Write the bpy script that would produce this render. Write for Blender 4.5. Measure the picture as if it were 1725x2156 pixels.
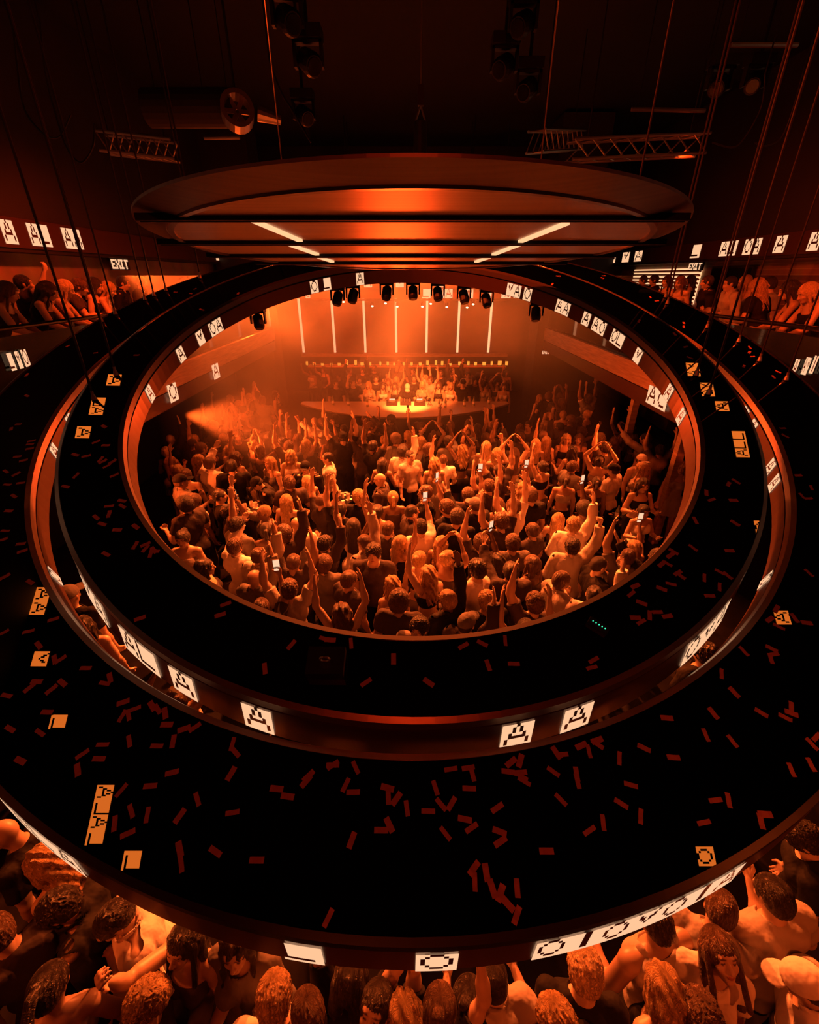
import bpy, math, random
import numpy as np
from mathutils import Vector, Matrix

random.seed(7); np.random.seed(7)
R = math.radians
scene = bpy.context.scene
COL = scene.collection
for o in list(bpy.data.objects): bpy.data.objects.remove(o)

# ------------------------------------------------------------------ camera
CAMZ = 4.8
FPX = 950.0
PITCH = math.atan((1078 - 580) / FPX)
cd = bpy.data.cameras.new('camera'); cam = bpy.data.objects.new('camera', cd); COL.objects.link(cam)
cd.sensor_fit = 'VERTICAL'; cd.sensor_height = 36.0; cd.lens = 36.0 * FPX / 2156.0
cd.clip_start = 0.05; cd.clip_end = 200
cam.location = (0, 0, CAMZ); cam.rotation_euler = (math.pi / 2 - PITCH, 0, 0)
scene.camera = cam
scene.view_settings.view_transform = 'Standard'
scene.view_settings.look = 'None'
scene.view_settings.gamma = 1.0
scene.view_settings.use_curve_mapping = False
scene.view_settings.exposure = 0.0

# ------------------------------------------------------------------ world
w = bpy.data.worlds.new('world'); scene.world = w; w.use_nodes = True
w.node_tree.nodes['Background'].inputs[0].default_value = (1.0, 0.035, 0.008, 1)
w.node_tree.nodes['Background'].inputs[1].default_value = 0.0035

# ------------------------------------------------------------------ lights
LC = (1.0, 0.098, 0.011)      # key lamps, orange
LK = (1.0, 0.135, 0.02)      # hottest lamps
LM = (1.0, 0.062, 0.006)     # fill lamps, redder
LR = (1.0, 0.045, 0.006)
def spot(loc, tgt, power, size=60, blend=.6, rad=.08, col=LC):
    l = bpy.data.lights.new('spot_light', 'SPOT'); l.energy = power; l.color = col
    l.spot_size = R(size); l.spot_blend = blend; l.shadow_soft_size = rad
    o = bpy.data.objects.new('spot_light', l); COL.objects.link(o); o.location = loc
    o.rotation_euler = (Vector(tgt) - Vector(loc)).to_track_quat('-Z', 'Y').to_euler(); return o
def area(loc, tgt, power, sx, sy, col=LC, spread=180):
    l = bpy.data.lights.new('area_light', 'AREA'); l.energy = power; l.color = col
    l.shape = 'RECTANGLE'; l.size = sx; l.size_y = sy; l.spread = R(spread)
    o = bpy.data.objects.new('area_light', l); COL.objects.link(o); o.location = loc
    o.rotation_euler = (Vector(tgt) - Vector(loc)).to_track_quat('-Z', 'Y').to_euler(); return o
def point(loc, power, rad=.1, col=LC):
    l = bpy.data.lights.new('point_light', 'POINT'); l.energy = power; l.color = col; l.shadow_soft_size = rad
    o = bpy.data.objects.new('point_light', l); COL.objects.link(o); o.location = loc; return o

# back light rig on the ceiling above the front of the stage, aimed back over the dancers
for x, p in ((-3.2, 5200), (-1.1, 7600), (1.1, 7600), (3.2, 4400)):
    spot((x, 11.5, 5.9), (x * .55, 5.2, 1.0), p, 62, .7, .10, LK)
# rig over the middle of the room shining down through the opening of the rings
spot((-1.4, 8.2, 6.9), (-.8, 6.0, 1.0), 4300, 60, .6, .09, LK)
spot((1.6, 8.2, 6.9), (.9, 6.4, 1.0), 4300, 60, .6, .09, LK)
# lamps on the side walls under the balconies
spot((-4.55, 9.0, 2.3), (1.0, 10.2, 1.2), 1500, 70, .8, .06)
spot((-4.6, 6.2, 2.35), (-1.8, 7.2, 1.0), 420, 90, .8, .06)
spot((4.7, 8.2, 2.3), (1.5, 8.6, 1.0), 320, 90, .8, .06)
# key light on the counter and its performer
spot((-.4, 12.9, 5.2), (-.1, 13.9, 1.2), 11000, 22, .7, .05, LK)
spot((.2, 10.6, 5.6), (0, 15.4, 1.2), 9500, 34, .9, .08, LK)
# wash on the wall behind the stage
spot((-2.6, 15.2, 5.0), (-2.2, 19.0, 3.2), 2200, 95, .9, .1, LM)
spot((2.2, 15.2, 5.0), (1.8, 19.0, 3.2), 1100, 95, .9, .1, LM)
# low lamps behind the camera along the front of the floor
spot((-3.9, .3, 3.0), (-1.3, 1.1, 1.35), 130, 70, .8, .08)
spot((3.6, -1.3, 4.1), (1.7, 1.1, 1.4), 210, 62, .8, .08)
spot((-.9, -1.9, 3.2), (.5, 1.0, 1.4), 95, 60, .8, .08)
# unseen lamps added to brighten the confetti and the rings' trims
spot((.1, -5.0, 8.4), (0, 1.9, 3.3), 190, 110, .9, .15, LR)
spot((2.4, 5.2, 7.6), (-2.6, 3.6, 4.0), 420, 60, .9, .06, LM)
spot((-2.2, 3.2, 7.6), (2.6, 5.0, 4.4), 2600, 60, .9, .06, LM)
# lamps lighting the haze at the left end of the stage
spot((-4.95, 15.5, 3.9), (-1.5, 11.5, 2.4), 2300, 110, .9, .3)
spot((-4.6, 8.1, 4.9), (-2.4, 14.5, 3.0), 2600, 70, .9, .15)
# wash on the balconies
spot((-3.9, 7.6, 6.6), (-6.2, 9.8, 3.6), 620, 100, .8, .15, LM)
spot((4.4, 4.2, 6.8), (5.9, 7.2, 3.6), 330, 85, .8, .15, LM)
spot((4.6, 9.6, 6.6), (8.2, 12.5, 4.0), 330, 95, .8, .15, LM)
# added lamp standing in for crowd bounce on the saucer's underside and rings
spot((-.2, 8.6, 3.2), (0, 3.6, 5.0), 330, 75, .9, .5, LM)

# ------------------------------------------------------------------ helpers
def ray(px, py):
    x = px - 862.5; y = py - 1078.0
    return Vector((x, FPX * math.cos(PITCH) - y * math.sin(PITCH), -(FPX * math.sin(PITCH) + y * math.cos(PITCH))))
CAM = Vector((0, 0, CAMZ))
def at_z(px, py, z):
    d = ray(px, py); t = (z - CAMZ) / d.z; return CAM + d * t
def at_y(px, py, Y):
    d = ray(px, py); return CAM + d * (Y / d.y)
def at_x(px, py, X):
    d = ray(px, py); return CAM + d * (X / d.x)
def to_px(p):
    x, y, z = p[0], p[1], CAMZ - p[2]
    dep = y * math.cos(PITCH) + z * math.sin(PITCH)
    return 862.5 + FPX * x / dep, 1078 + FPX * (z * math.cos(PITCH) - y * math.sin(PITCH)) / dep, dep

def mat(name, col, rough=.5, metal=0., emis=None, estr=0., objcol=False, spec=.5, bump=None, tint=False, noise=None, alpha=1., trans=0.):
    m = bpy.data.materials.new(name); m.use_nodes = True; nt = m.node_tree; b = nt.nodes['Principled BSDF']
    b.inputs['Base Color'].default_value = (*col, 1); b.inputs['Roughness'].default_value = rough
    b.inputs['Metallic'].default_value = metal; b.inputs['Specular IOR Level'].default_value = spec
    if trans: b.inputs['Transmission Weight'].default_value = trans
    if emis: b.inputs['Emission Color'].default_value = (*emis, 1); b.inputs['Emission Strength'].default_value = estr
    src = None
    if objcol:
        oi = nt.nodes.new('ShaderNodeObjectInfo'); src = oi.outputs['Color']
    if noise:                                          # (scale vec, amount) colour variation
        tc = nt.nodes.new('ShaderNodeTexCoord'); mp = nt.nodes.new('ShaderNodeMapping'); mp.inputs['Scale'].default_value = noise[0]
        nz = nt.nodes.new('ShaderNodeTexNoise'); nz.inputs['Scale'].default_value = 1.0; nz.inputs['Detail'].default_value = 4
        rg = nt.nodes.new('ShaderNodeMapRange'); rg.inputs[3].default_value = 1 - noise[1]; rg.inputs[4].default_value = 1 + noise[1]
        rg.inputs[1].default_value = .3; rg.inputs[2].default_value = .7
        nt.links.new(tc.outputs['Object'], mp.inputs[0]); nt.links.new(mp.outputs[0], nz.inputs['Vector']); nt.links.new(nz.outputs['Fac'], rg.inputs[0])
        mx = nt.nodes.new('ShaderNodeVectorMath'); mx.operation = 'SCALE'
        if src: nt.links.new(src, mx.inputs[0])
        else: mx.inputs[0].default_value = col
        nt.links.new(rg.outputs[0], mx.inputs['Scale']); src = mx.outputs[0]
    if tint:
        at = nt.nodes.new('ShaderNodeAttribute'); at.attribute_name = 'tint'
        mx = nt.nodes.new('ShaderNodeVectorMath'); mx.operation = 'MULTIPLY'
        if src: nt.links.new(src, mx.inputs[0])
        else: mx.inputs[0].default_value = col
        nt.links.new(at.outputs['Color'], mx.inputs[1]); src = mx.outputs[0]
    if src: nt.links.new(src, b.inputs['Base Color'])
    if bump:                                           # (scale vec, strength, distance)
        tc = nt.nodes.new('ShaderNodeTexCoord'); mp = nt.nodes.new('ShaderNodeMapping'); mp.inputs['Scale'].default_value = bump[0]
        nz = nt.nodes.new('ShaderNodeTexNoise'); nz.inputs['Scale'].default_value = 1.0; nz.inputs['Detail'].default_value = 3
        bp = nt.nodes.new('ShaderNodeBump'); bp.inputs['Strength'].default_value = bump[1]; bp.inputs['Distance'].default_value = bump[2]
        nt.links.new(tc.outputs['Object'], mp.inputs[0]); nt.links.new(mp.outputs[0], nz.inputs['Vector'])
        nt.links.new(nz.outputs['Fac'], bp.inputs['Height']); nt.links.new(bp.outputs[0], b.inputs['Normal'])
    return m

M = {}
M['skin'] = mat('skin', (.7, .48, .36), .42, objcol=True, tint=True)
M['hair'] = mat('hair', (.1, .06, .03), .34, objcol=True, bump=((230, 230, 16), 1.0, .006), noise=((200, 200, 12), .6), spec=.7)
def hair_strands(m):
    nt = m.node_tree; b = nt.nodes['Principled BSDF']; N_ = nt.nodes.new; LK = nt.links.new
    tc = N_('ShaderNodeTexCoord'); sp = N_('ShaderNodeSeparateXYZ'); LK(tc.outputs['Object'], sp.inputs[0])
    def mth(op, x, y=None):
        n = N_('ShaderNodeMath'); n.operation = op
        for i_, v in enumerate((x, y)):
            if v is None: continue
            if isinstance(v, (int, float)): n.inputs[i_].default_value = v
            else: LK(v, n.inputs[i_])
        return n.outputs[0]
    yy_ = mth('ADD', sp.outputs['Y'], .045); az = mth('ARCTAN2', sp.outputs['X'], yy_)
    wob = N_('ShaderNodeTexNoise'); wob.inputs['Scale'].default_value = 22; wob.inputs['Detail'].default_value = 2; LK(tc.outputs['Object'], wob.inputs['Vector'])
    az2 = mth('ADD', az, mth('MULTIPLY', wob.outputs['Fac'], 1.3))
    cb = N_('ShaderNodeCombineXYZ'); LK(mth('MULTIPLY', az2, 17.), cb.inputs[0]); LK(mth('MULTIPLY', sp.outputs['Z'], 14.), cb.inputs[1])
    nz = N_('ShaderNodeTexNoise'); nz.inputs['Scale'].default_value = 1.0; nz.inputs['Detail'].default_value = 5; nz.inputs['Roughness'].default_value = .65; LK(cb.outputs[0], nz.inputs['Vector'])
    bp = N_('ShaderNodeBump'); bp.inputs['Strength'].default_value = 1.0; bp.inputs['Distance'].default_value = .018; LK(nz.outputs['Fac'], bp.inputs['Height']); LK(bp.outputs[0], b.inputs['Normal'])
    rg = N_('ShaderNodeMapRange'); rg.inputs[1].default_value = .32; rg.inputs[2].default_value = .66; rg.inputs[3].default_value = .25; rg.inputs[4].default_value = 1.7; LK(nz.outputs['Fac'], rg.inputs[0])
    oi = N_('ShaderNodeObjectInfo'); mx = N_('ShaderNodeVectorMath'); mx.operation = 'SCALE'; LK(oi.outputs['Color'], mx.inputs[0]); LK(rg.outputs[0], mx.inputs['Scale']); LK(mx.outputs[0], b.inputs['Base Color'])
    return m
M['hair'] = hair_strands(mat('hair', (.1, .06, .03), .34, spec=.7))
M['cloth'] = mat('cloth', (.5, .5, .5), .8, objcol=True, bump=((6, 6, 4), .8, .05), spec=.2)
M['deck'] = mat('black_mirror_deck', (.11, .11, .11), .0, 1.0)
M['under'] = mat('black_underside', (.01, .009, .009), .6)
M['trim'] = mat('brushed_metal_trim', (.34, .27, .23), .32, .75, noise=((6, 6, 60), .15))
M['trim_shaded'] = mat('shaded_brushed_trim', (.14, .11, .10), .35, .6)  # shaded copy of the trim metal, the shade put into its colour
M['trim_lit'] = mat('lit_brushed_trim', (.62, .5, .42), .32, .6, noise=((6, 6, 60), .15))  # lit copy of the trim metal, the lamplight put into its colour
M['groove'] = mat('black_groove', (.003, .003, .003), .6)
M['led_off'] = mat('dark_screen', (.10, .05, .04), .3, .3, spec=.5)
M['tile'] = mat('lit_screen', (.1, .1, .1), .6, emis=(1.0, .56, .31), estr=1.0)
M['tile2'] = mat('lit_wall_screen', (.1, .1, .1), .6, emis=(1.0, .55, .30), estr=1.0)
M['tubelight'] = mat('lit_tube', (.1, .1, .1), .6, emis=(1.0, .50, .24), estr=1.25)
M['lens'] = mat('lit_lens', (.1, .1, .1), .6, emis=(1.0, .6, .35), estr=6.0)
M['wood'] = mat('varnished_wood', (.42, .3, .22), .38, noise=((2, 2, 30), .25), spec=.4)
M['panel'] = mat('brushed_panel', (.60, .5, .44), .42, .3, noise=((1.2, 40, 1.2), .12))
M['panel2'] = mat('dark_brushed_panel', (.34, .28, .25), .38, .5, noise=((1.2, 40, 1.2), .12))
M['black'] = mat('black_paint', (.012, .011, .011), .45)
M['blackgloss'] = mat('black_gloss', (.01, .009, .009), .15)
M['steel'] = mat('steel', (.5, .45, .42), .35, .9)
M['rope'] = mat('black_cable', (.014, .012, .012), .5, spec=.4)
M['wallp'] = mat('dark_wall_paint', (.024, .018, .017), .75, noise=((.8, .8, .8), .2))
M['ceil'] = mat('black_ceiling', (.012, .011, .011), .8)
M['floor'] = mat('dark_floor', (.016, .013, .012), .35, noise=((4, 4, 4), .4))
M['confetti'] = mat('tissue_paper', (.60, .22, .16), .8)
M['counter'] = mat('counter_top', (.75, .62, .52), .3, .1)
M['bottle'] = mat('bottle_glass', (.25, .3, .2), .08, spec=.8)
M['paper'] = mat('white_label', (.85, .8, .75), .6)
M['screen'] = mat('phone_screen', (.1, .1, .1), .3, emis=(1.0, .62, .38), estr=1.0)
M['lantern'] = mat('lit_lantern', (.1, .1, .1), .6, emis=(1.0, .34, .04), estr=1.1)
M['green'] = mat('green_led', (.05, .1, .05), .6, emis=(.05, .9, .45), estr=1.2)
gm = bpy.data.materials.new('rail_glass'); gm.use_nodes = True
_n = gm.node_tree; _n.nodes.clear(); _o = _n.nodes.new('ShaderNodeOutputMaterial'); _m = _n.nodes.new('ShaderNodeMixShader')
_t = _n.nodes.new('ShaderNodeBsdfTransparent'); _g = _n.nodes.new('ShaderNodeBsdfGlossy'); _g.inputs['Roughness'].default_value = .03
_f = _n.nodes.new('ShaderNodeFresnel'); _f.inputs[0].default_value = 1.5; _t.inputs[0].default_value = (.85, .85, .85, 1)
_n.links.new(_f.outputs[0], _m.inputs[0]); _n.links.new(_t.outputs[0], _m.inputs[1]); _n.links.new(_g.outputs[0], _m.inputs[2]); _n.links.new(_m.outputs[0], _o.inputs[0])
M['glass'] = gm
bm_ = bpy.data.materials.new('old_brick'); bm_.use_nodes = True; nt = bm_.node_tree; b = nt.nodes['Principled BSDF']
tc = nt.nodes.new('ShaderNodeTexCoord'); mp = nt.nodes.new('ShaderNodeMapping'); br = nt.nodes.new('ShaderNodeTexBrick')
mp.inputs['Rotation'].default_value = (R(90), 0, R(90)); br.inputs['Scale'].default_value = 4.0
br.inputs['Color1'].default_value = (.42, .26, .18, 1); br.inputs['Color2'].default_value = (.16, .10, .08, 1); br.inputs['Mortar'].default_value = (.5, .42, .36, 1)
br.inputs['Mortar Size'].default_value = .03
nz = nt.nodes.new('ShaderNodeTexNoise'); nz.inputs['Scale'].default_value = 2.2; nz.inputs['Detail'].default_value = 6
mx = nt.nodes.new('ShaderNodeMix'); mx.data_type = 'RGBA'; mx.blend_type = 'MULTIPLY'; mx.inputs[0].default_value = .8
nt.links.new(tc.outputs['Object'], mp.inputs[0]); nt.links.new(mp.outputs[0], br.inputs['Vector']); nt.links.new(tc.outputs['Object'], nz.inputs['Vector'])
nt.links.new(br.outputs['Color'], mx.inputs[6]); nt.links.new(nz.outputs['Color'], mx.inputs[7]); nt.links.new(mx.outputs[2], b.inputs['Base Color'])
b.inputs['Roughness'].default_value = .8
M['brick'] = bm_

def link(o, parent=None):
    COL.objects.link(o)
    if parent is not None: o.parent = parent
    return o
def tag(o, label=None, cat=None, group=None, kind=None):
    if label: o['label'] = label
    if cat: o['category'] = cat
    if group: o['group'] = group
    if kind: o['kind'] = kind
    return o
def empty(name, loc=(0, 0, 0), rot=(0, 0, 0), label=None, cat=None, group=None):
    o = bpy.data.objects.new(name, None); COL.objects.link(o); o.location = loc; o.rotation_euler = rot
    o.empty_display_size = .1
    return tag(o, label, cat, group)
class MB:
    """collects shapes into one mesh"""
    def __init__(s): s.v = []; s.f = []; s.mi = []
    def add(s, vs, fs, mi=0):
        n = len(s.v); s.v += [tuple(v) for v in vs]; s.f += [tuple(i + n for i in f) for f in fs]; s.mi += [mi] * len(fs); return s
    def box(s, c, d, rz=0, mi=0, rot=None):
        hx, hy, hz = d[0] / 2, d[1] / 2, d[2] / 2
        rm = rot if rot is not None else Matrix.Rotation(rz, 3, 'Z')
        vs = [Vector(c) + rm @ Vector((x * hx, y * hy, z * hz)) for x in (-1, 1) for y in (-1, 1) for z in (-1, 1)]
        return s.add(vs, [(0, 1, 3, 2), (4, 6, 7, 5), (0, 4, 5, 1), (2, 3, 7, 6), (0, 2, 6, 4), (1, 5, 7, 3)], mi)
    def cyl(s, a, b, ra, rb=None, n=12, mi=0):
        rb = ra if rb is None else rb; a = Vector(a); b = Vector(b); d = (b - a).normalized()
        u = d.orthogonal().normalized(); v = d.cross(u); vs = []
        for i in range(n):
            t = 2 * math.pi * i / n; e = u * math.cos(t) + v * math.sin(t); vs += [a + e * ra, b + e * rb]
        fs = [(2 * i, 2 * ((i + 1) % n), 2 * ((i + 1) % n) + 1, 2 * i + 1) for i in range(n)]
        fs += [tuple(2 * i for i in reversed(range(n))), tuple(2 * i + 1 for i in range(n))]
        return s.add(vs, fs, mi)
    def tube(s, pts, r, n=6, mi=0):
        pts = [Vector(p) for p in pts]; vs = []; up = Vector((.3, .2, 1)).normalized()
        for i, p in enumerate(pts):
            d = (pts[min(i + 1, len(pts) - 1)] - pts[max(i - 1, 0)]).normalized(); u = d.cross(up)
            if u.length < .05: u = d.cross(Vector((1, 0, 0)))
            u.normalize(); v = d.cross(u)
            for k in range(n):
                t = 2 * math.pi * k / n; vs.append(p + (u * math.cos(t) + v * math.sin(t)) * r)
        fs = [(i * n + k, i * n + (k + 1) % n, (i + 1) * n + (k + 1) % n, (i + 1) * n + k) for i in range(len(pts) - 1) for k in range(n)]
        fs += [tuple(reversed(range(n))), tuple((len(pts) - 1) * n + k for k in range(n))]
        return s.add(vs, fs, mi)
    def lathe(s, prof, n=24, c=(0, 0, 0), mi=0, closed=False, a0=0, a1=2 * math.pi):
        full = abs(a1 - a0 - 2 * math.pi) < 1e-6; m = n if full else n + 1; P = len(prof); vs = []
        for i in range(m):
            t = a0 + (a1 - a0) * i / n
            for r, z in prof: vs.append((c[0] + r * math.cos(t), c[1] + r * math.sin(t), c[2] + z))
        fs = []
        for i in range(n):
            j = (i + 1) % m
            for k in range(P if closed else P - 1):
                k2 = (k + 1) % P; fs.append((i * P + k, j * P + k, j * P + k2, i * P + k2))
        return s.add(vs, fs, mi)
    def build(s, name, mats, parent=None, smooth=False, loc=None, rot=None):
        me = bpy.data.meshes.new(name); me.from_pydata(s.v, [], s.f)
        if not isinstance(mats, (list, tuple)): mats = [mats]
        for m in mats: me.materials.append(m)
        me.polygons.foreach_set('material_index', s.mi)
        if smooth: me.polygons.foreach_set('use_smooth', [True] * len(s.f))
        me.update(); o = bpy.data.objects.new(name, me)
        if loc is not None: o.location = loc
        if rot is not None: o.rotation_euler = rot
        return link(o, parent)

# ------------------------------------------------------------------ letters on the screens
GL = {
 'A': ["....#....", "...#.#...", "...#.#...", "..#...#..", "..#####..", ".#.....#.", ".#.....#.", "........."],
 'O': ["...###...", "..#...#..", ".#.....#.", ".#.....#.", ".#.....#.", "..#...#..", "...###...", "........."],
 'M': [".......#.", "..#...#..#", "..##.##..#", "...#.#...#", "....#....#", ".........#", ".........#", "........."],
 'L': ["#........", "#........", "#........", "#........", "#........", "#........", "#######..", "........."],
 'C': ["...####..", "..#......", ".#.......", ".#.......", ".#.......", "..#......", "...####..", "........."],
 'I': ["....##...", "....##...", "....##...", "....##...", "....##...", "....##...", "....##...", "........."],
 ' ': ["........."] * 8}
for k in GL: GL[k] = [(r + '.' * 9)[:9] for r in GL[k]]
def glyph_cells(text):
    rows = [''.join(GL[c][r] for c in text) for r in range(8)]
    return rows
def tile_mesh(text, fn, mats, name='letter_tile', parent=None):
    """fn(u,v) -> position; u across 0..1, v down 0..1; one lit tile with its letters as darker pixels"""
    rows = glyph_cells(text); nc = len(rows[0]); mb = MB(); vs = []
    for r in range(9):
        for c in range(nc + 1): vs.append(fn(c / nc, r / 8))
    fs = []; mi = []
    for r in range(8):
        for c in range(nc):
            a = r * (nc + 1) + c; fs.append((a, a + nc + 1, a + nc + 2, a + 1)); mi.append(1 if rows[r][c] == '#' else 0)
    mb.add(vs, fs); mb.mi = mi
    return mb.build(name, mats, parent)
TM = [M['tile'], M['led_off']]
TW = [M['tile2'], M['led_off']]
M['tile3'] = mat('reflection_panel_glow', (.1, .1, .1), .6, emis=(1.0, .20, .022), estr=6.0)  # strong glow for the unseen panels added to feed the deck reflections
TB = [M['tile3'], M['led_off']]
# ------------------------------------------------------------------ implicit body builder
F = np.float32
def A3(*p): return np.array(p, dtype=np.float64)
class Cap:
    def __init__(s, a, b, ra, rb=None):
        s.a = np.array(a, F); s.b = np.array(b, F); s.ra = ra; s.rb = ra if rb is None else rb
        s.c = (s.a + s.b) / 2; s.R = float(np.linalg.norm(s.b - s.a)) / 2 + max(s.ra, s.rb)
    def d(s, P, g=0.):
        ba = s.b - s.a; pa = P - s.a; h = np.clip(pa @ ba / max(float(ba @ ba), 1e-9), 0, 1)
        q = pa - h[:, None] * ba; return np.sqrt((q * q).sum(1)) - (s.ra + (s.rb - s.ra) * h) - g
class Ell:
    def __init__(s, c, r, rot=None):
        s.c = np.array(c, F); s.r = np.array(r, F); s.rot = None if rot is None else np.array(rot, F); s.R = float(max(r))
    def d(s, P, g=0.):
        q = P - s.c
        if s.rot is not None: q = q @ s.rot
        rr = s.r + g; k0 = np.sqrt(((q / rr) ** 2).sum(1)); k1 = np.sqrt(((q / (rr * rr)) ** 2).sum(1)) + 1e-6
        return k0 * (k0 - 1) / k1
def smin(a, b, k):
    h = np.clip(.5 + .5 * (b - a) / k, 0, 1); return b + (a - b) * h - k * h * (1 - h)
BK = [1, 0.]            # points per block, half diagonal of a block
def near(P, c, r):
    """index of the points that may lie within r of c (whole blocks at a time)"""
    K = BK[0]; C = P.reshape(-1, K, 3)[:, K // 2]; q = C - np.asarray(c, F)
    b = np.nonzero((q * q).sum(1) < (r + BK[1]) ** 2)[0]
    return (b[:, None] * K + np.arange(K)[None]).ravel()
def ev(prims, P, k, margin, g=0., d=None):
    if d is None: d = np.full(len(P), 9., F)
    for p in prims:
        m = near(P, p.c, p.R + g + margin)
        if len(m): d[m] = smin(d[m], p.d(P[m], g), k)
    return d
def fold(P, f=1.):
    x, y, z = P[:, 0], P[:, 1], P[:, 2]
    return (np.sin(31 * f * x + 19 * z * f + 3 * np.sin(9 * y * f)) * .5 + np.sin(23 * f * z + 27 * y * f + 4 * np.sin(11 * x * f)) * .5)
def polygonize(f, lo, hi, h, NB=6):
    lo = np.array(lo, F); hi = np.array(hi, F); c = h * NB
    n = np.ceil((hi - lo) / c).astype(int)
    g = np.stack(np.meshgrid(*[np.arange(k) for k in n], indexing='ij'), -1).reshape(-1, 3)
    BK[0] = 1; BK[1] = 0.
    d = f((lo + (g + .5) * c).astype(F), c)
    g = g[np.abs(d) < c * 1.0 + .012]
    loc = np.stack(np.meshgrid(*[np.arange(NB + 1)] * 3, indexing='ij'), -1).reshape(-1, 3)
    pts = (g[:, None, :] * NB + loc[None]).reshape(-1, 3)
    D = np.empty(len(pts), F); K = (NB + 1) ** 3; CH = K * 1000; BK[0] = K; BK[1] = c * .9
    for i in range(0, len(pts), CH): D[i:i + CH] = f((lo + pts[i:i + CH] * h).astype(F), .012)
    B = len(g); D = D.reshape(B, NB + 1, NB + 1, NB + 1); S = D < 0
    N = n * NB + 2
    base = g * NB
    cor = [(i, j, k) for i in (0, 1) for j in (0, 1) for k in (0, 1)]
    sl = lambda o: slice(o, o + NB)
    cnt = sum(S[:, sl(i), sl(j), sl(k)].astype(np.int8) for i, j, k in cor)
    act = (cnt > 0) & (cnt < 8)
    bi, ci, cj, ck = np.nonzero(act)
    if len(bi) == 0: return np.zeros((0, 3)), np.zeros((0, 4), int)
    acc = np.zeros((len(bi), 3)); num = np.zeros(len(bi))
    val = {c_: D[bi, ci + c_[0], cj + c_[1], ck + c_[2]].astype(float) for c_ in cor}
    for a in cor:
        for ax in range(3):
            if a[ax] == 0:
                b_ = list(a); b_[ax] = 1; b_ = tuple(b_); va, vb = val[a], val[b_]
                m = (va < 0) != (vb < 0); t = np.where(m, va / np.where(m, va - vb, 1), 0)
                p = np.array(a, float)[None].repeat(len(bi), 0); p[:, ax] += t
                acc += p * m[:, None]; num += m
    cell = base[bi] + np.stack([ci, cj, ck], 1)
    V = lo + (cell + acc / num[:, None]) * h
    key = (cell[:, 0].astype(np.int64) * N[1] + cell[:, 1]) * N[2] + cell[:, 2]
    order = np.argsort(key); ks = key[order]
    Q = []
    for ax in range(3):
        o = [0, 0, 0]; o[ax] = 1; u, v = [(1, 2), (2, 0), (0, 1)][ax]
        A = S[:, :NB, :NB, :NB]; Bv = S[:, sl(o[0]), sl(o[1]), sl(o[2])]
        bb, i, j, k = np.nonzero(A != Bv)
        inside = A[bb, i, j, k]; C = base[bb] + np.stack([i, j, k], 1)
        idx = []; ok = np.ones(len(C), bool)
        for du, dv in ((0, 0), (-1, 0), (-1, -1), (0, -1)):
            cc = C.copy(); cc[:, u] += du; cc[:, v] += dv
            kk = (cc[:, 0].astype(np.int64) * N[1] + cc[:, 1]) * N[2] + cc[:, 2]
            pos = np.clip(np.searchsorted(ks, kk), 0, len(ks) - 1); ok &= ks[pos] == kk; idx.append(order[pos])
        q = np.stack(idx, 1); q[~inside] = q[~inside][:, ::-1]; Q.append(q[ok])
    return V, np.concatenate(Q)
def np_mesh(name, V, Q, m, tint=None):
    me = bpy.data.meshes.new(name); me.vertices.add(len(V)); me.vertices.foreach_set('co', np.asarray(V, F).ravel())
    me.loops.add(len(Q) * 4); me.loops.foreach_set('vertex_index', Q.astype(np.int32).ravel())
    me.polygons.add(len(Q)); me.polygons.foreach_set('loop_start', np.arange(0, len(Q) * 4, 4, dtype=np.int32))
    me.polygons.foreach_set('loop_total', np.full(len(Q), 4, np.int32)); me.polygons.foreach_set('use_smooth', np.ones(len(Q), bool))
    me.materials.append(m); me.update(calc_edges=True)
    if tint is not None:
        at = me.color_attributes.new('tint', 'FLOAT_COLOR', 'POINT'); at.data.foreach_set('color', np.asarray(tint, F).ravel())
    return me
def unit(v): v = np.array(v, float); return v / np.linalg.norm(v)
def rotx(a): c, s = math.cos(a), math.sin(a); return np.array([[1, 0, 0], [0, c, -s], [0, s, c]])
def roty(a): c, s = math.cos(a), math.sin(a); return np.array([[c, 0, s], [0, 1, 0], [-s, 0, c]])
def rotz(a): c, s = math.cos(a), math.sin(a); return np.array([[c, -s, 0], [s, c, 0], [0, 0, 1]])

def hand_prims(W, d, n, side, curl=.25, spread=.12, fat=1.):
    """W wrist, d direction of the hand, n palm normal, side: unit towards the thumb"""
    pr = []; L = (.070, .078, .072, .056)
    pr.append(Ell(W + d * .05 , (.040, .016, .05), np.stack([side, n, d], 1)))
    for i, off in enumerate((.029, .010, -.010, -.028)):
        kn = W + d * (.088 - .006 * abs(i - 1.2)) + side * off
        pr.append(Cap(W + d * .02 + side * off * .6, kn, .013 * fat, .0105 * fat))
        sp = unit(d + side * off / .03 * spread); c1 = unit(sp * math.cos(curl) + n * math.sin(curl)); c2 = unit(sp * math.cos(curl * 2.2) + n * math.sin(curl * 2.2))
        m = kn + c1 * L[i] * .5; pr.append(Cap(kn, m, .0098 * fat, .009 * fat)); pr.append(Cap(m, m + c2 * L[i] * .5, .009 * fat, .0078 * fat))
    a = W + d * .028 + side * .024; b = a + unit(side * .8 + d * .6 + n * .25) * .038; c = b + unit(side * .35 + d * .9 + n * .4) * .034
    pr.append(Cap(a, b, .014 * fat, .0115 * fat)); pr.append(Cap(b, c, .0115 * fat, .009 * fat))
    return pr

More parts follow.
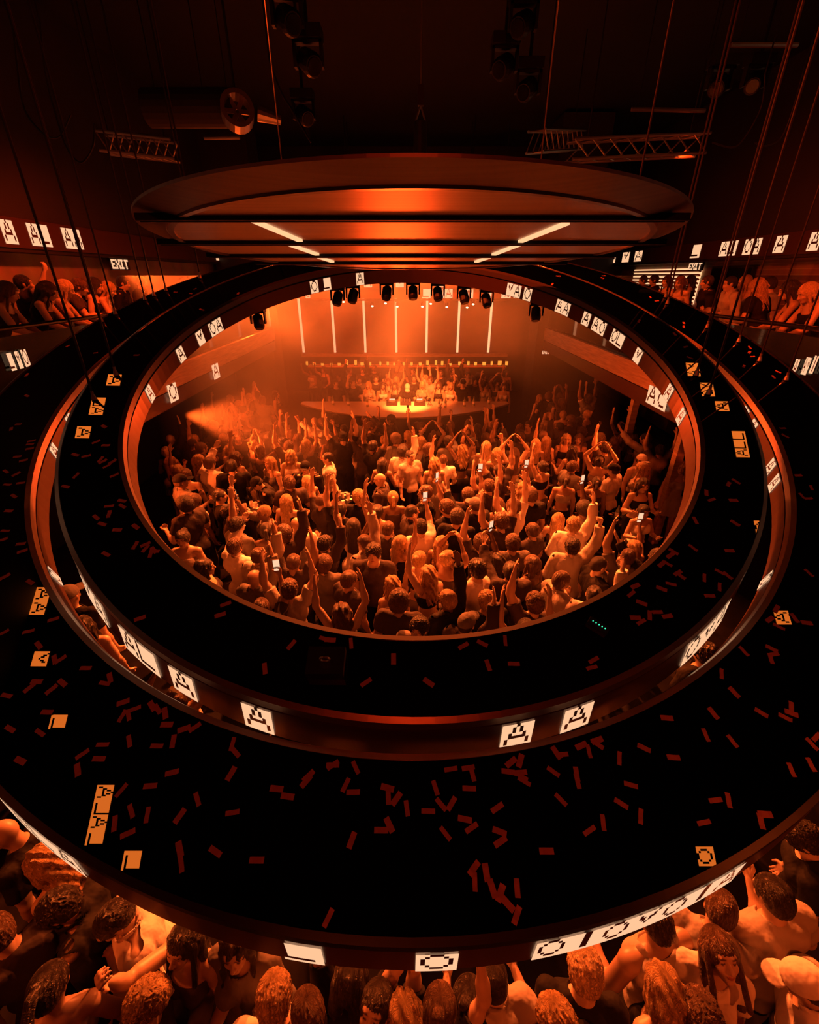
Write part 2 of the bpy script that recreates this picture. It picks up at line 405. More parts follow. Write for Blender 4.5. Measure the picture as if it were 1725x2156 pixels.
def make_body(sex='m', cell=.011, lean=0., side=0., head=(0, 0, 0), arms=None, legs=None, top='tee', bottom='trousers', build=1., shoes=False):
    """returns dict of meshes and the head's transform. Person stands at the origin facing +Y, 1.75 m tall"""
    f_ = sex == 'f'
    T = rotx(-R(lean)) @ roty(R(side)); P0 = A3(0, 0, .96)
    t = lambda p: P0 + T @ (np.array(p, float) - P0)
    W = build * (.88 if f_ else 1.0)
    torso = [Ell(t((0, 0, .98)), (.158 * W if not f_ else .160, .115, .115), T), Ell(t((0, .005, 1.12)), ((.138 if not f_ else .118) * build, .098, .14), T),
             Ell(t((0, 0, 1.31)), (.165 * W, .118, .165), T), Ell(t((0, -.01, 1.42)), (.150 * W, .085, .075), T)]
    glut = [Ell((s * .078, -.055, .93), (.088, .085, .10)) for s in (-1, 1)]
    if f_: chest = [Ell(t((s * .068, .088, 1.295)), (.060, .055, .058), T) for s in (-1, 1)]
    else: chest = [Ell(t((s * .075, .07, 1.345)), (.080 * build, .052, .062), T) for s in (-1, 1)] + [Ell(t((s * .10, -.07, 1.36)), (.075 * build, .045, .10), T) for s in (-1, 1)]
    shx = .178 * build if not f_ else .152
    nb = t((0, -.015, 1.46)); hc = t((0, .012, 1.632)) ; nt_ = t((0, .0, 1.57))
    Rh = T @ rotz(R(head[1])) @ rotx(-R(head[0])) @ roty(R(head[2]))
    if head[0]: hc = nt_ + T @ rotx(-R(head[0]) * .8) @ (np.linalg.inv(T) @ (hc - nt_))
    neck = [Cap(nb, nt_ + (hc - nt_) * .35, .060 if not f_ else .050, .055 if not f_ else .045)]
    skinp = torso + glut + chest + neck; sleeves = []; lower = []; hands = []; info = {}
    for s, sp in ((-1, arms[0]), (1, arms[1])):
        u, fo = T @ unit(sp[0]), T @ unit(sp[1]); curl = sp[2] if len(sp) > 2 else .3
        if len(sp) > 3 and sp[3]: u, fo = unit(sp[0]), unit(sp[1])
        up = max(0, u[2]); S = t((s * (shx - .02 * up), -.005, 1.425 + .05 * up))
        E_ = S + u * .285; Wr = E_ + fo * .245
        r = (.050, .042, .036, .026) if not f_ else (.041, .034, .031, .022)
        ua = [Ell(S, (r[0] + .008,) * 3), Cap(nb + (S - nb) * .35, S, .05, r[0]), Cap(S, E_, r[0] * build, r[1]), Cap(S + u * .08, S + u * .2, r[0] * build)]
        fa = [Cap(E_, E_ + fo * .09, r[1], r[1] * 1.02), Cap(E_ + fo * .06, Wr, r[1] * 1.0, r[3])]
        skinp += ua + fa; sleeves.append((S, E_, Wr, u, fo, r, ua, fa))
        ax = np.cross(u, fo)
        n = unit(np.cross(fo, ax)) * -1 if np.linalg.norm(ax) > .15 else unit(T @ A3(0, 1, 0) - fo * (T @ A3(0, 1, 0) @ fo))
        if len(sp) > 4 and sp[4] is not None: n = unit(np.array(sp[4], float) - fo * (np.array(sp[4], float) @ fo))
        sd = unit(np.cross(fo, n)) * (1 if s > 0 else -1)
        if fo[2] > .5 and sd[0] * s > 0: sd = -sd
        hands += hand_prims(Wr + fo * .008, fo, n, sd, curl, fat=1.0 if cell < .008 else 1.15)
        info['hand%d' % s] = Wr + fo * .09; info['n%d' % s] = n
    legs = legs or ((-.10, 0), (.10, .04))
    legp = []; feet = []
    for s, (fx, fy) in ((-1, legs[0]), (1, legs[1])):
        H = A3(s * .092, 0, .93); An = A3(fx, fy, .085); K = (H + An) / 2 + A3(0, .035, .02)
        a = .092 if not f_ else .090
        legp += [Cap(H, K, a, .058), Cap(K, An, .056, .036), Cap(K + (An - K) * .15 + A3(0, -.02, 0), K + (An - K) * .45 + A3(0, -.018, 0), .053, .045), Ell((s * .09, .005, .84), (.085, .092, .14))]
        feet += [Cap(An + A3(0, -.03, -.04), An + A3(s * .015, .13, -.055), .035, .026)]
    skinp += legp + feet
    # head
    h = lambda p: hc + Rh @ np.array(p, float)
    HE = lambda c, r: Ell(h(c), r, Rh)
    jw = .94 if f_ else 1.0
    headp = [HE((0, -.012, .022), (.076, .097, .090)), HE((0, .022, -.035), (.060 * jw, .070, .078)), HE((0, .062, -.088), (.026 * jw, .026, .022)),
             HE((0, .07, .035), (.055, .026, .03)), HE((.034, .066, -.024), (.024, .022, .022)), HE((-.034, .066, -.024), (.024, .022, .022))]
    fine = [Cap(h((0, .092, .014)), h((0, .112, -.024)), .008, .0125), HE((.011, .101, -.030), (.009, .010, .008)), HE((-.011, .101, -.030), (.009, .010, .008)),
            HE((0, .088, -.050), (.023, .012, .0055)), HE((0, .087, -.060), (.020, .012, .0065)),
            HE((.077, .0, -.008), (.010, .019, .031)), HE((-.077, .0, -.008), (.010, .019, .031)),
            HE((.030, .090, .032), (.020, .008, .006)), HE((-.030, .090, .032), (.020, .008, .006))]
    eyes = [HE((.031, .079, .008), (.0135, .0125, .0115)), HE((-.031, .079, .008), (.0135, .0125, .0115))]
    sock = [HE((.032, .100, .010), (.020, .016, .013)), HE((-.032, .100, .010), (.020, .016, .013))]
    def fbody(P, mg):
        d = ev(skinp, P, .030, mg + .02)
        d = ev(headp, P, .022, mg + .02, d=d)
        for p in sock:
            m = near(P, p.c, .04)
            if len(m): d[m] = -smin(-d[m], p.d(P[m]), .012)
        d = ev(fine, P, .008, mg + .01, d=d); d = ev(eyes, P, .002, mg + .01, d=d)
        dh = ev(hands, P, .007, mg + .01)
        return smin(d, dh, .012)
    allp = skinp + headp + hands
    lo = np.min([p.c - p.R for p in allp], 0) - .03; hi = np.max([p.c + p.R for p in allp], 0) + .03
    V, Q = polygonize(fbody, lo, hi, cell)
    q = (V - hc) @ Rh; tint = np.ones((len(V), 4))
    lip = (((q - [0, .094, -.055]) / [.024, .022, .0105]) ** 2).sum(1) < 1; tint[lip, :3] = (.62, .34, .32)
    for s in (-1, 1):
        e = (((q - [s * .031, .094, .008]) / [.012, .02, .0065]) ** 2).sum(1) < 1; tint[e, :3] = (.10, .08, .07)
        b_ = (((q - [s * .032, .098, .033]) / [.021, .03, .0055]) ** 2).sum(1) < 1; tint[b_, :3] = (.16, .12, .10)
    out = {'body': np_mesh('person', V, Q, M['skin'], tint), 'head': (hc, Rh), 'info': info}
    # garments
    def garment(prims, g, cuts, neckr=None, k=.03, amp=.0065, name='shirt', caps=(), extra=None, cl=None):
        def fg(P, mg):
            d = ev(prims, P, k, mg + .06, g)
            for pc, pn, pr in caps:          # sleeves, each clipped at its own cuff
                m = near(P, pr[0].c, .45)
                if len(m):
                    dd = ev(pr, P[m], .02, mg + .06, g); dd = np.maximum(dd, (P[m] - np.array(pc, F)) @ np.array(pn, F)); d[m] = smin(d[m], dd, .015)
            if extra is not None: d = np.minimum(d, extra(P))
            m = np.nonzero(np.abs(d) < (.03 + BK[1] * 0 + (mg if BK[0] == 1 else 0)))[0]; d[m] += amp * fold(P[m])
            for pc, pn in cuts: d = np.maximum(d, (P - np.array(pc, F)) @ np.array(pn, F))
            if neckr: q = P - np.array(nb + T @ A3(0, .035, .045), F); d = np.maximum(d, neckr - np.sqrt((q * q).sum(1)))
            return d
        V, Q = polygonize(fg, lo - .12, hi + .12, cl or cell)
        return np_mesh(name, V, Q, M['cloth'])
    up = T @ A3(0, 0, 1)
    cuff = lambda S, E_, u, fr: (S + u * .285 * fr, u)
    tors = torso + chest + glut
    if top in ('tee', 'polo', 'jacket', 'shirt'):
        caps = []
        for S, E_, Wr, u, fo, r, ua, fa in sleeves:
            if top in ('tee', 'polo'):
                c_ = S + u * .285 * .62; caps.append((c_, u, [Cap(S, E_, r[0] + .012, r[0] + .012), Ell(S, (r[0] + .012,) * 3), Cap(nb + (S - nb) * .4, S, .052, r[0] + .006)]))
            else:
                c_ = Wr - fo * .02; caps.append((c_, fo, [Cap(E_, Wr, r[1] + .008, r[3] + .012), Cap(S, E_, r[0] + .01, r[1] + .008), Ell(S, (r[0] + .012,) * 3), Cap(nb + (S - nb) * .4, S, .055, r[0] + .008)]))
        g = .016 if top == 'tee' else .022
        ex = None
        if top in ('polo', 'jacket', 'shirt'):
            cr = .082 if top != 'jacket' else .09; cc = nb + T @ A3(0, .012, .045)
            def ex(P, cc=np.array(cc, F), cr=cr, Ti=np.array(T, F)):
                q = (P - cc) @ Ti; rad = np.sqrt(q[:, 0] ** 2 + (q[:, 1] * 1.05) ** 2)
                return np.maximum(np.abs(rad - cr + .15 * q[:, 2]) - .008, np.abs(q[:, 2]) - .03)
        out['top'] = garment(tors + [Ell((0, 0, .93), (.172, .128, .10))], g, [(t((0, 0, .90)), -up)], .078, caps=caps, name={'tee': 't_shirt', 'polo': 'polo_shirt', 'jacket': 'jacket', 'shirt': 'shirt'}[top], extra=ex)
    elif top == 'tank':
        str_ = [Cap(t((s * .095, .085, 1.36)), t((s * .105, -.0, 1.475)), .022) for s in (-1, 1)] + [Cap(t((s * .105, -.0, 1.475)), t((s * .095, -.085, 1.36)), .022) for s in (-1, 1)]
        out['top'] = garment(tors + str_, .012, [(t((0, 0, .92)), -up), (t((0, 0, 1.385)), up * 0 + T @ unit(A3(0, 0, 1)))] if f_ else [(t((0, 0, .90)), -up)], .105, name='tank_top')
    elif top == 'crop':
        out['top'] = garment(torso + chest, .010, [(t((0, 0, 1.19)), -up), (t((0, 0, 1.365)), up)], None, amp=.002, name='crop_top')
    elif top == 'dress':
        sk = [Cap((s * .075, 0, .95), (s * .085, .02, .62), .125, .13) for s in (-1, 1)]
        out['top'] = garment(tors + sk, .010, [((0, 0, .66), (0, 0, -1)), (t((0, 0, 1.375)), up)], None, amp=.003, name='dress')
    if bottom == 'trousers': out['bottom'] = garment(legp + glut + torso[:1], .014, [((0, 0, 1.0), T @ A3(0, 0, 1)), ((0, 0, .07), (0, 0, -1))], None, name='trousers', cl=max(cell, .010))
    elif bottom == 'skirt':
        sk = [Cap((s * .07, 0, .95), (s * .08, .01, .66), .105, .118) for s in (-1, 1)]
        out['bottom'] = garment(sk + glut + torso[:1], .010, [((0, 0, 1.03), T @ A3(0, 0, 1)), ((0, 0, .70), (0, 0, -1))], None, name='skirt', cl=max(cell, .010))
    elif bottom == 'shorts': out['bottom'] = garment(legp + glut + torso[:1], .018, [((0, 0, 1.0), T @ A3(0, 0, 1)), ((0, 0, .72), (0, 0, -1))], None, name='shorts', cl=max(cell, .010))
    return out

# ------------------------------------------------------------------ hair and hats (head coordinates)
def strands(q, fr=210., amp=.0035):
    ang = np.arctan2(q[:, 0], -q[:, 1] + .05)
    rad = np.clip(np.sqrt(q[:, 0] ** 2 + (q[:, 1] - .0) ** 2) / .08, 0, 1) ** 2
    return rad * amp * (.35 * np.sin(ang * 17 + 2.5 * np.sin(q[:, 2] * 14)) + .30 * np.sin(ang * 43 + 3.0 * np.sin(q[:, 2] * 19 + ang * 3)) + .2 * np.sin(ang * 71 + q[:, 2] * 9))
def curls(q, s=1.):
    s *= 2.4; x, y, z = q[:, 0] * s, q[:, 1] * s, q[:, 2] * s
    return np.sin(95 * x + 2 * np.sin(60 * z)) * np.sin(90 * y + 2 * np.sin(70 * x)) * np.sin(88 * z + 2 * np.sin(65 * y))
def make_hair(style, cell=.005):
    E = lambda c, r: Ell(c, r)
    face = E((0, .108, -.045), (.066, .060, .092)); neckc = None
    cap_t = {'short': .012, 'crew': .006, 'curly': .022, 'afro': .036, 'messy': .020}.get(style, .014)
    base = [E((0, -.014, .024), (.077 + cap_t, .098 + cap_t, .091 + cap_t)), E((0, -.05, -.02), (.066 + cap_t * .7, .058 + cap_t * .7, .07 + cap_t * .4))]
    zc = -.075
    if style == 'crew': zc = -.05
    if style in ('long', 'wavy'):
        zc = -.42 if style == 'long' else -.36
        base += [Cap((s * .03, -.085, .0), (s * .05, -.105, -.37), .048, .038) for s in (-1, 1)] + [Cap((0, -.095, 0), (0, -.11, -.40), .045, .034)]
        base += [Cap((s * .078, -.03, .02), (s * .098, -.055, -.30), .030, .026) for s in (-1, 1)] + [Cap((s * .080, .015, .03), (s * .092, .05, -.24), .018, .016) for s in (-1, 1)]
    if style == 'bob':
        zc = -.16
        base += [Cap((s * .05, -.06, .0), (s * .06, -.06, -.13), .05, .045) for s in (-1, 1)] + [Cap((s * .078, .01, .02), (s * .085, .025, -.12), .022, .02) for s in (-1, 1)]
    tail = []
    if style == 'ponytail': tail = [E((0, -.12, .055), (.026, .026, .026)), Cap((0, -.135, .05), (0, -.17, -.06), .028, .030), Cap((0, -.17, -.06), (0, -.15, -.24), .030, .012)]
    if style == 'bun': tail = [E((0, -.105, .075), (.042, .042, .040))]
    def f(P, mg):
        d = ev(base, P, .025, mg + .05)
        if tail: d = ev(tail, P, .01, mg + .03, d=d)
        if style in ('long', 'bob', 'ponytail', 'bun'): d = d + strands(P)
        elif style == 'wavy': d = d + strands(P, amp=.004) + .006 * np.sin(P[:, 2] * 48 + 6 * np.sin(P[:, 0] * 20))
        elif style == 'curly': d = d + .0075 * curls(P) + .004 * curls(P, .45)
        elif style == 'afro': d = d + .0065 * curls(P, 1.0)
        elif style == 'messy': d = d + .006 * curls(P, .55) + strands(P, amp=.006)
        elif style == 'short': d = d + .0025 * curls(P, .7) + strands(P, amp=.004)
        elif style == 'crew': d = d + .0015 * curls(P, 1.6)
        d = -smin(-d, face.d(P), .008)
        if style in ('short', 'crew', 'messy', 'curly', 'afro'):
            for s in (-1, 1):
                e = E((s * .092, .012, -.022), (.030, .030, .040)); d = -smin(-d, e.d(P), .006)
        d = np.maximum(d, zc + .02 * np.sin(P[:, 0] * 130) * (1 if style in ('long', 'wavy') else .1) - P[:, 2])
        if style in ('long', 'wavy', 'bob'):     # keep the curtain off the neck and face
            d = np.maximum(d, .0 - (np.sqrt((P[:, 0] / .058) ** 2 + ((P[:, 1] - .02) / .072) ** 2) - 1) * .05 - np.clip(P[:, 2] + .06, 0, 1))
        return d
    V, Q = polygonize(f, (-.17, -.24, -.5 if zc < -.1 or tail else -.14), (.17, .15, .18), cell)
    return np_mesh('hair', V, Q, M['hair'])
def make_cap():
    def f(P, mg):
        o = Ell((0, -.012, .034), (.092, .114, .098)); d = o.d(P); d = np.maximum(d, .022 - P[:, 2])
        q = P - np.array((0, .125, .030), F); br = np.maximum(np.sqrt((q[:, 0] / .075) ** 2 + (q[:, 1] / .075) ** 2) * .075 - .075, np.abs(q[:, 2] + .8 * q[:, 0] ** 2 * 4) - .005)
        return np.minimum(d, br)
    V, Q = polygonize(f, (-.14, -.17, -.02), (.14, .24, .17), .006)
    return np_mesh('cap', V, Q, M['cloth'])
HAIR = {s: make_hair(s) for s in ('short', 'crew', 'curly', 'afro', 'messy', 'long', 'wavy', 'bob', 'ponytail', 'bun')}
HAIR['cap'] = make_cap()

HC = {'pale': (.62, .46, .26), 'fair': (.42, .28, .13), 'brown': (.10, .055, .03), 'dark': (.022, .015, .012)}
CC = {'black': (.010, .009, .009), 'dark': (.05, .04, .04), 'grey': (.15, .14, .13), 'pale': (.42, .39, .36), 'white': (.78, .74, .7)}
SK = [(.50, .36, .27), (.40, .27, .2), (.27, .17, .12), (.58, .43, .34), (.15, .09, .06)]
def place(V, head_xy, yaw, label, group, skin=0, hair='short', hc='dark', tc='black', bc='black', z0=0., scale=1., cat='person', capc=None):
    hc_, Rh = V['head']; y = R(yaw); c, s = math.cos(y), math.sin(y)
    ox, oy = (c * hc_[0] - s * hc_[1]) * scale, (s * hc_[0] + c * hc_[1]) * scale
    root = bpy.data.objects.new('person', V['body']); COL.objects.link(root)
    root.location = (head_xy[0] - ox, head_xy[1] - oy, z0); root.rotation_euler = (0, 0, y); root.scale = (scale,) * 3
    root.color = (*SK[skin % 5], 1); tag(root, label, cat, group)
    if 'top' in V: o = bpy.data.objects.new(V['top'].name.split('.')[0], V['top']); link(o, root); o.color = (*CC[tc], 1)
    if 'bottom' in V: o = bpy.data.objects.new(V['bottom'].name.split('.')[0], V['bottom']); link(o, root); o.color = (*CC[bc], 1)
    def onhead(k, col):
        o = bpy.data.objects.new('cap' if k == 'cap' else 'hair', HAIR[k]); link(o, root); o.color = (*col, 1)
        o.matrix_local = Matrix([[*Rh[0], hc_[0]], [*Rh[1], hc_[1]], [*Rh[2], hc_[2]], [0, 0, 0, 1]])
    if hair and hair not in ('bald',): onhead('crew' if hair == 'cap' else hair, HC[hc])
    if hair == 'cap': onhead('cap', CC[capc or 'black'])
    return root
# arms: (left, right); each (upper arm direction, forearm direction, finger curl)
AR = {
 'down': (((-.22, .02, -1), (-.05, .35, -1), .5), ((.22, -.02, -1), (.05, .30, -1), .5)),
 'bent': (((-.35, .15, -.9), (.25, .95, .25), .9), ((.35, .15, -.9), (-.25, .95, .35), .9)),
 'both_up': (((-.45, .25, .85), (.05, .15, 1), .12), ((.45, .2, .9), (-.12, .1, 1), .12)),
 'right_up': (((-.25, .1, -.95), (.1, .7, -.5), .5), ((.35, .3, .9), (-.1, .12, 1), .15)),
 'left_up': (((-.35, .3, .9), (.12, .12, 1), .15), ((.25, .1, -.95), (-.1, .7, -.5), .5)),
 'clap': (((-.5, .3, .8), (.62, .1, .8), .2), ((.5, .3, .8), (-.62, .1, .8), .2)),
 'reach': (((-.3, .9, .5), (.0, .8, .75), .15), ((.25, .1, -.95), (-.1, .8, .1), .6)),
 'phone': (((-.25, .1, -.95), (.1, .8, -.3), .5), ((.25, .75, .45), (-.1, .35, 1), .8)),
}
# ================================================================== the room
def struct(o): o['kind'] = 'structure'; return o
def sbox(name, c, d, m): return struct(MB().box(c, d).build(name, m))
sbox('floor', (1, 7.5, -.1), (22, 29, .2), M['floor'])
sbox('ceiling', (1, 7.5, 9.2), (22, 29, .2), M['ceil'])
sbox('wall_left', (-7.1, 7.5, 4.55), (.2, 29, 9.09), M['brick'])
sbox('wall_right', (9.0, 7.5, 4.55), (.2, 29, 9.09), M['brick'])
sbox('wall_back', (1, 21.5, 4.55), (22, .2, 9.09), M['wallp'])
sbox('wall_front', (1, -6.6, 4.55), (22, .2, 9.09), M['wallp'])
sbox('trim_1', (-6.8, 7.5, 7.15), (.4, 28.5, 4.0), M['wallp'])
sbox('trim_2', (8.7, 7.5, 7.15), (.4, 28.5, 4.0), M['wallp'])
sbox('trim_3', (-6.95, 7.5, 1.25), (.1, 28.5, 2.4), M['wallp'])
sbox('trim_4', (8.85, 7.5, 1.25), (.1, 28.5, 2.4), M['wallp'])
# the stage end: dark piers, back panel and header
sbox('wall_stage', (-.2, 19.2, 3.9), (9.2, .3, 4.0), M['wallp'])
sbox('trim_5', (5.25, 17.6, 4.5), (1.5, 1.2, 9.0), M['wallp'])
sbox('trim_6', (-5.9, 18.4, 4.5), (1.6, 1.2, 9.0), M['wallp'])
sbox('trim_7', (-.2, 18.2, 5.9), (9.6, .5, 1.5), M['wallp'])

# ------------------------------------------------------------------ video bands on the upper walls, with lit letters
def flat_tiles(parent, X, lst, zt, zb, dirx, TMs=TW):
    for a, b, s in lst:                              # y range and text on a plane x = X
        y0, y1 = (a, b)
        tile_mesh(s, lambda u, v, y0=y0, y1=y1: (X, y0 + (y1 - y0) * u, zt + (zb - zt) * v), TMs, parent=parent)
def wall_tiles(name, X, px, label, thick):
    t = empty(name, (0, 0, 0), label=label, cat='screen')
    ys = []
    for x, y, wd, s in px:
        p0 = at_x(x - wd / 2, y, X); p1 = at_x(x + wd / 2, y, X); ys += [p0.y, p1.y]
        zc = CAMZ + .63; hh = .17
        tile_mesh(s, lambda u, v, p0=p0, p1=p1: (X, p0.y + (p1.y - p0.y) * u, zc + hh - 2 * hh * v), TW, parent=t)
    sgn = -1 if X < 0 else 1
    MB().box((X + sgn * .03, 7.4, CAMZ + .63), (.05, 28, .44)).build('screen_band', M['led_off'], t)
    return t
wl = wall_tiles('video_band', -6.56, [(17, 485, 27, 'A'), (83, 495, 42, 'AL'), (153, 504, 37, 'AA'), (462, 541, 15, 'M'), (512, 548, 26, 'AO')], 'long dark video band with lit letters high on the left brick wall', .05)
wr = wall_tiles('video_band', 8.46, [(1717, 505, 24, 'A'), (1643, 515, 22, 'A'), (1583, 523, 34, 'OA'), (1533, 527, 34, 'AL'), (1464, 536, 19, 'L'), (1343, 546, 15, 'A'), (1317, 547, 14, 'M'), (1288, 549, 15, 'O'), (1223, 554, 24, 'AL')], 'long dark video band with lit letters high on the right brick wall', .05)
for yy, s, ww in ((2.2, 'LALA', 1.5), (4.6, 'AO', .8), (6.2, 'A', .45), (-.6, 'OMA', 1.2)):   # more of the same letters nearer the camera, outside the frame
    tile_mesh(s, lambda u, v, yy=yy, ww=ww: (-6.56, yy + ww * u, CAMZ + .8 - .34 * v), TW, parent=wl)
    tile_mesh(s, lambda u, v, yy=yy, ww=ww: (8.46, yy + ww - ww * u, CAMZ + .8 - .34 * v), TW, parent=wr)

# ------------------------------------------------------------------ balconies
def balcony(name, x0, xw, tiles, fas, label):
    t = empty(name, (x0, 7, 3.2), label=label, cat='balcony'); L = lambda p: (p[0] - x0, p[1] - 7, p[2] - 3.2)
    cx = (x0 + xw) / 2; s = -1 if x0 < 0 else 1
    MB().box(L((cx + .06 * s, 6.9, 2.76)), (abs(xw - x0) - .12, 20.2, .60)).build('slab', M['black'], t)
    MB().box(L((x0, 6.9, 2.98)), (.1, 20.2, .40)).build('fascia_board', M['wood'], t)
    MB().box(L((x0 + .02 * s, 6.9, 2.60)), (.08, 20.2, .30)).build('lower_fascia', M['led_off'], t)
    MB().box(L((x0 + .02 * s, 6.9, 3.70)), (.012, 20.0, .90)).build('glass_panel', M['glass'], t)
    MB().cyl(L((x0 + .02 * s, -3.1, 4.24)), L((x0 + .02 * s, 16.9, 4.24)), .028, n=10).build('handrail', M['blackgloss'], t)
    mb = MB()
    for k in range(11): mb.box(L((x0 + .05 * s, -3 + 2 * k, 3.72)), (.03, .05, 1.0))
    mb.build('post', M['black'], t)
    for px, py, wd, tx in tiles:
        p0 = at_x(px - wd / 2, py, x0 - .02 * s); p1 = at_x(px + wd / 2, py, x0 - .02 * s); z = (p0.z + p1.z) / 2; hz = .10
        tile_mesh(tx, lambda u, v, p0=p0, p1=p1, z=z: L((x0 - .02 * s, p0.y + (p1.y - p0.y) * u, z + hz - 2 * hz * v)), TW, parent=t)
    for px, py, wd, tx in fas:
        p0 = at_x(px - wd / 2, py, x0 - .06 * s); p1 = at_x(px + wd / 2, py, x0 - .06 * s); z = 2.72; hz = .17
        tile_mesh(tx, lambda u, v, p0=p0, p1=p1, z=z: L((x0 - .06 * s, p0.y + (p1.y - p0.y) * u, z + hz - 2 * hz * v)), TW, parent=t)
    return t
balcony('balcony', -4.8, -6.65, [(24, 762, 12, 'L'), (40, 758, 9, 'M'), (54, 754, 12, 'O')], [(360, 808, 20, 'O'), (450, 756, 14, 'A')], 'left side balcony with glass railing above the dance floor')
balcony('balcony', 4.8, 8.65, [(1675, 774, 9, 'A'), (1698, 771, 12, 'AM'), (1714, 768, 9, 'I')], [(1387, 828, 46, 'AC')], 'right side balcony with wooden fascia and glass railing')
for px, py, lb in ((1335, 860, 'thin dark post under the right balcony near its letter screen'), (1428, 960, 'thin dark post under the right balcony closest to the camera')):
    p = at_x(px, py, 4.95); tag(MB().box((p.x, p.y, 1.23), (.14, .14, 2.46)).build('support_post', M['wood']), lb, 'post')

# ------------------------------------------------------------------ the two tilted rings
def ring(cx, cy, z, tx, ty, ra, rb, label, inner_tiles, outer_tiles):
    t = empty('suspended_ring', (cx, cy, z), (math.atan(ty), math.atan(tx), 0), label=label, cat='suspended ring')
    N = 160
    MB().lathe([(ra + .025, 0), (rb - .025, 0), (rb - .025, -.03), (ra + .025, -.03)], N, closed=True).build('deck', M['deck'], t)
    MB().lathe([(rb - .025, .006), (rb, -.004), (rb + .012, -.05), (rb - .01, -.05), (rb - .025, -.02)], N, closed=True).build('outer_trim', M['trim'] if rb < 3 else M['black'], t)  # black on the outer ring: its near rim's shade put into the colour
    MB().lathe([(ra + .025, .006), (ra, -.004), (ra - .006, -.045), (ra + .014, -.045), (ra + .025, -.02)], N, closed=True).build('inner_trim', M['trim_lit'] if rb > 3 else M['trim_shaded'], t)
    MB().lathe([(rb - .01, -.05), (rb + .005, -.068), (rb - .03, -.068), (rb - .03, -.05)], N, closed=True).build('outer_groove', M['groove'], t)
    MB().lathe([(ra + .012, -.045), (ra + .004, -.06), (ra + .03, -.06), (ra + .03, -.045)], N, closed=True).build('inner_groove', M['groove'], t)
    ro = lambda v: (rb + .014 + .055 * v, -.068 - .20 * v); ri = lambda v: (ra - .004, -.06 - .130 * v)
    MB().lathe([ro(0), ro(1), (rb - .02, -.268), (rb - .02, -.068)], N, closed=True).build('outer_screen', M['led_off'], t)
    MB().lathe([ri(0), ri(1), (ra + .03, -.19), (ra + .03, -.06)], N, closed=True).build('inner_screen', M['led_off'], t)
    MB().lathe([(ra + .03, -.176), (rb - .02, -.25), (rb - .02, -.262), (ra + .03, -.188)], N, closed=True).build('underside', M['under'], t)
    bpy.context.view_layer.update(); inv = t.matrix_world.inverted()
    def hit(px, py, inner):
        o = inv @ CAM; d = (inv.to_3x3() @ ray(px, py)); v = .5
        if not inner:
            p = o + d * ((ro(.5)[1] - o.z) / d.z); return math.atan2(p.y, p.x)
        for _ in range(4):
            r, zz = ri(v) if inner else ro(v)
            a = d.x ** 2 + d.y ** 2; b = 2 * (o.x * d.x + o.y * d.y); c = o.x ** 2 + o.y ** 2 - r * r
            s = math.sqrt(max(b * b - 4 * a * c, 0)); k = (-b + s) / (2 * a) if inner else (-b - s) / (2 * a)
        p = o + d * k; return math.atan2(p.y, p.x)
    for lst, inner in ((inner_tiles, True), (outer_tiles, False)):
        for px, py, s in lst:
            a = hit(px, py, inner); r = ra if inner else rb; n = len(s)
            wd = ((.066 if inner else .128) * n + .015) / r * (1.0 if n < 6 else .92); sg = -1 if inner else 1
            rr = ri if inner else ro; off = -.004 if inner else .004
            tile_mesh(s, lambda u, v: ((rr(.04 + .92 * v)[0] + off) * math.cos(a + sg * wd * (u - .5)), (rr(.04 + .92 * v)[0] + off) * math.sin(a + sg * wd * (u - .5)), rr(.04 + .92 * v)[1]), TM, parent=t)
    t['ra'] = ra; t['rb'] = rb
    return t
RI = ring(.025, 3.384, CAMZ - .681, .013, .437, 1.972, 2.351, 'smaller inner tilted black ring with lit letters round the dance floor opening',
    [(310, 818, 'A'), (375, 733, 'A'), (417, 699, 'M'), (449, 674, 'OA'), (659, 585, 'O'), (686, 579, 'L'), (757, 569, 'A'), (1085, 597, 'MA'), (1115, 602, 'O'),
     (1190, 632, 'AA'), (1240, 656, 'A'), (1267, 673, 'AO'), (1306, 700, 'OL'), (1349, 738, 'M'), (1414, 817, 'A'), (1440, 868, 'A')],
    [(195, 1265, 'MA'), (292, 1372, 'AL'), (388, 1437, 'A'), (546, 1508, 'A'), (1087, 1542, 'A'), (1213, 1507, 'A'), (1492, 1335, 'ONA'.replace('N', 'M'))])
RO = ring(.012, 3.628, CAMZ - .781, .004, .380, 2.635, 3.202, 'larger outer tilted black ring strewn with confetti, lit letters on its rim',
    [(107, 940, 'A'), (138, 873, 'A'), (85, 1185, 'O'), (1577, 858, 'A'), (1594, 887, 'A'), (1512, 772, 'OM'), (1632, 972, 'A'), (1642, 1005, 'A'), (1637, 1200, 'O'), (1278, 603, 'O'),
     (1303, 614, 'M'), (470, 583, 'M'), (1221, 572, 'MC')],
    [(640, 1995, 'L'), (919, 2013, 'O'), (1348, 1912, 'OIOMOIA'), (75, 1745, 'LALA')])
bpy.context.view_layer.update()
def on_ring(px, py, rg, lift=0.):
    inv = rg.matrix_world.inverted(); o = inv @ CAM; d = inv.to_3x3() @ ray(px, py); k = (lift - o.z) / d.z; return o + d * k

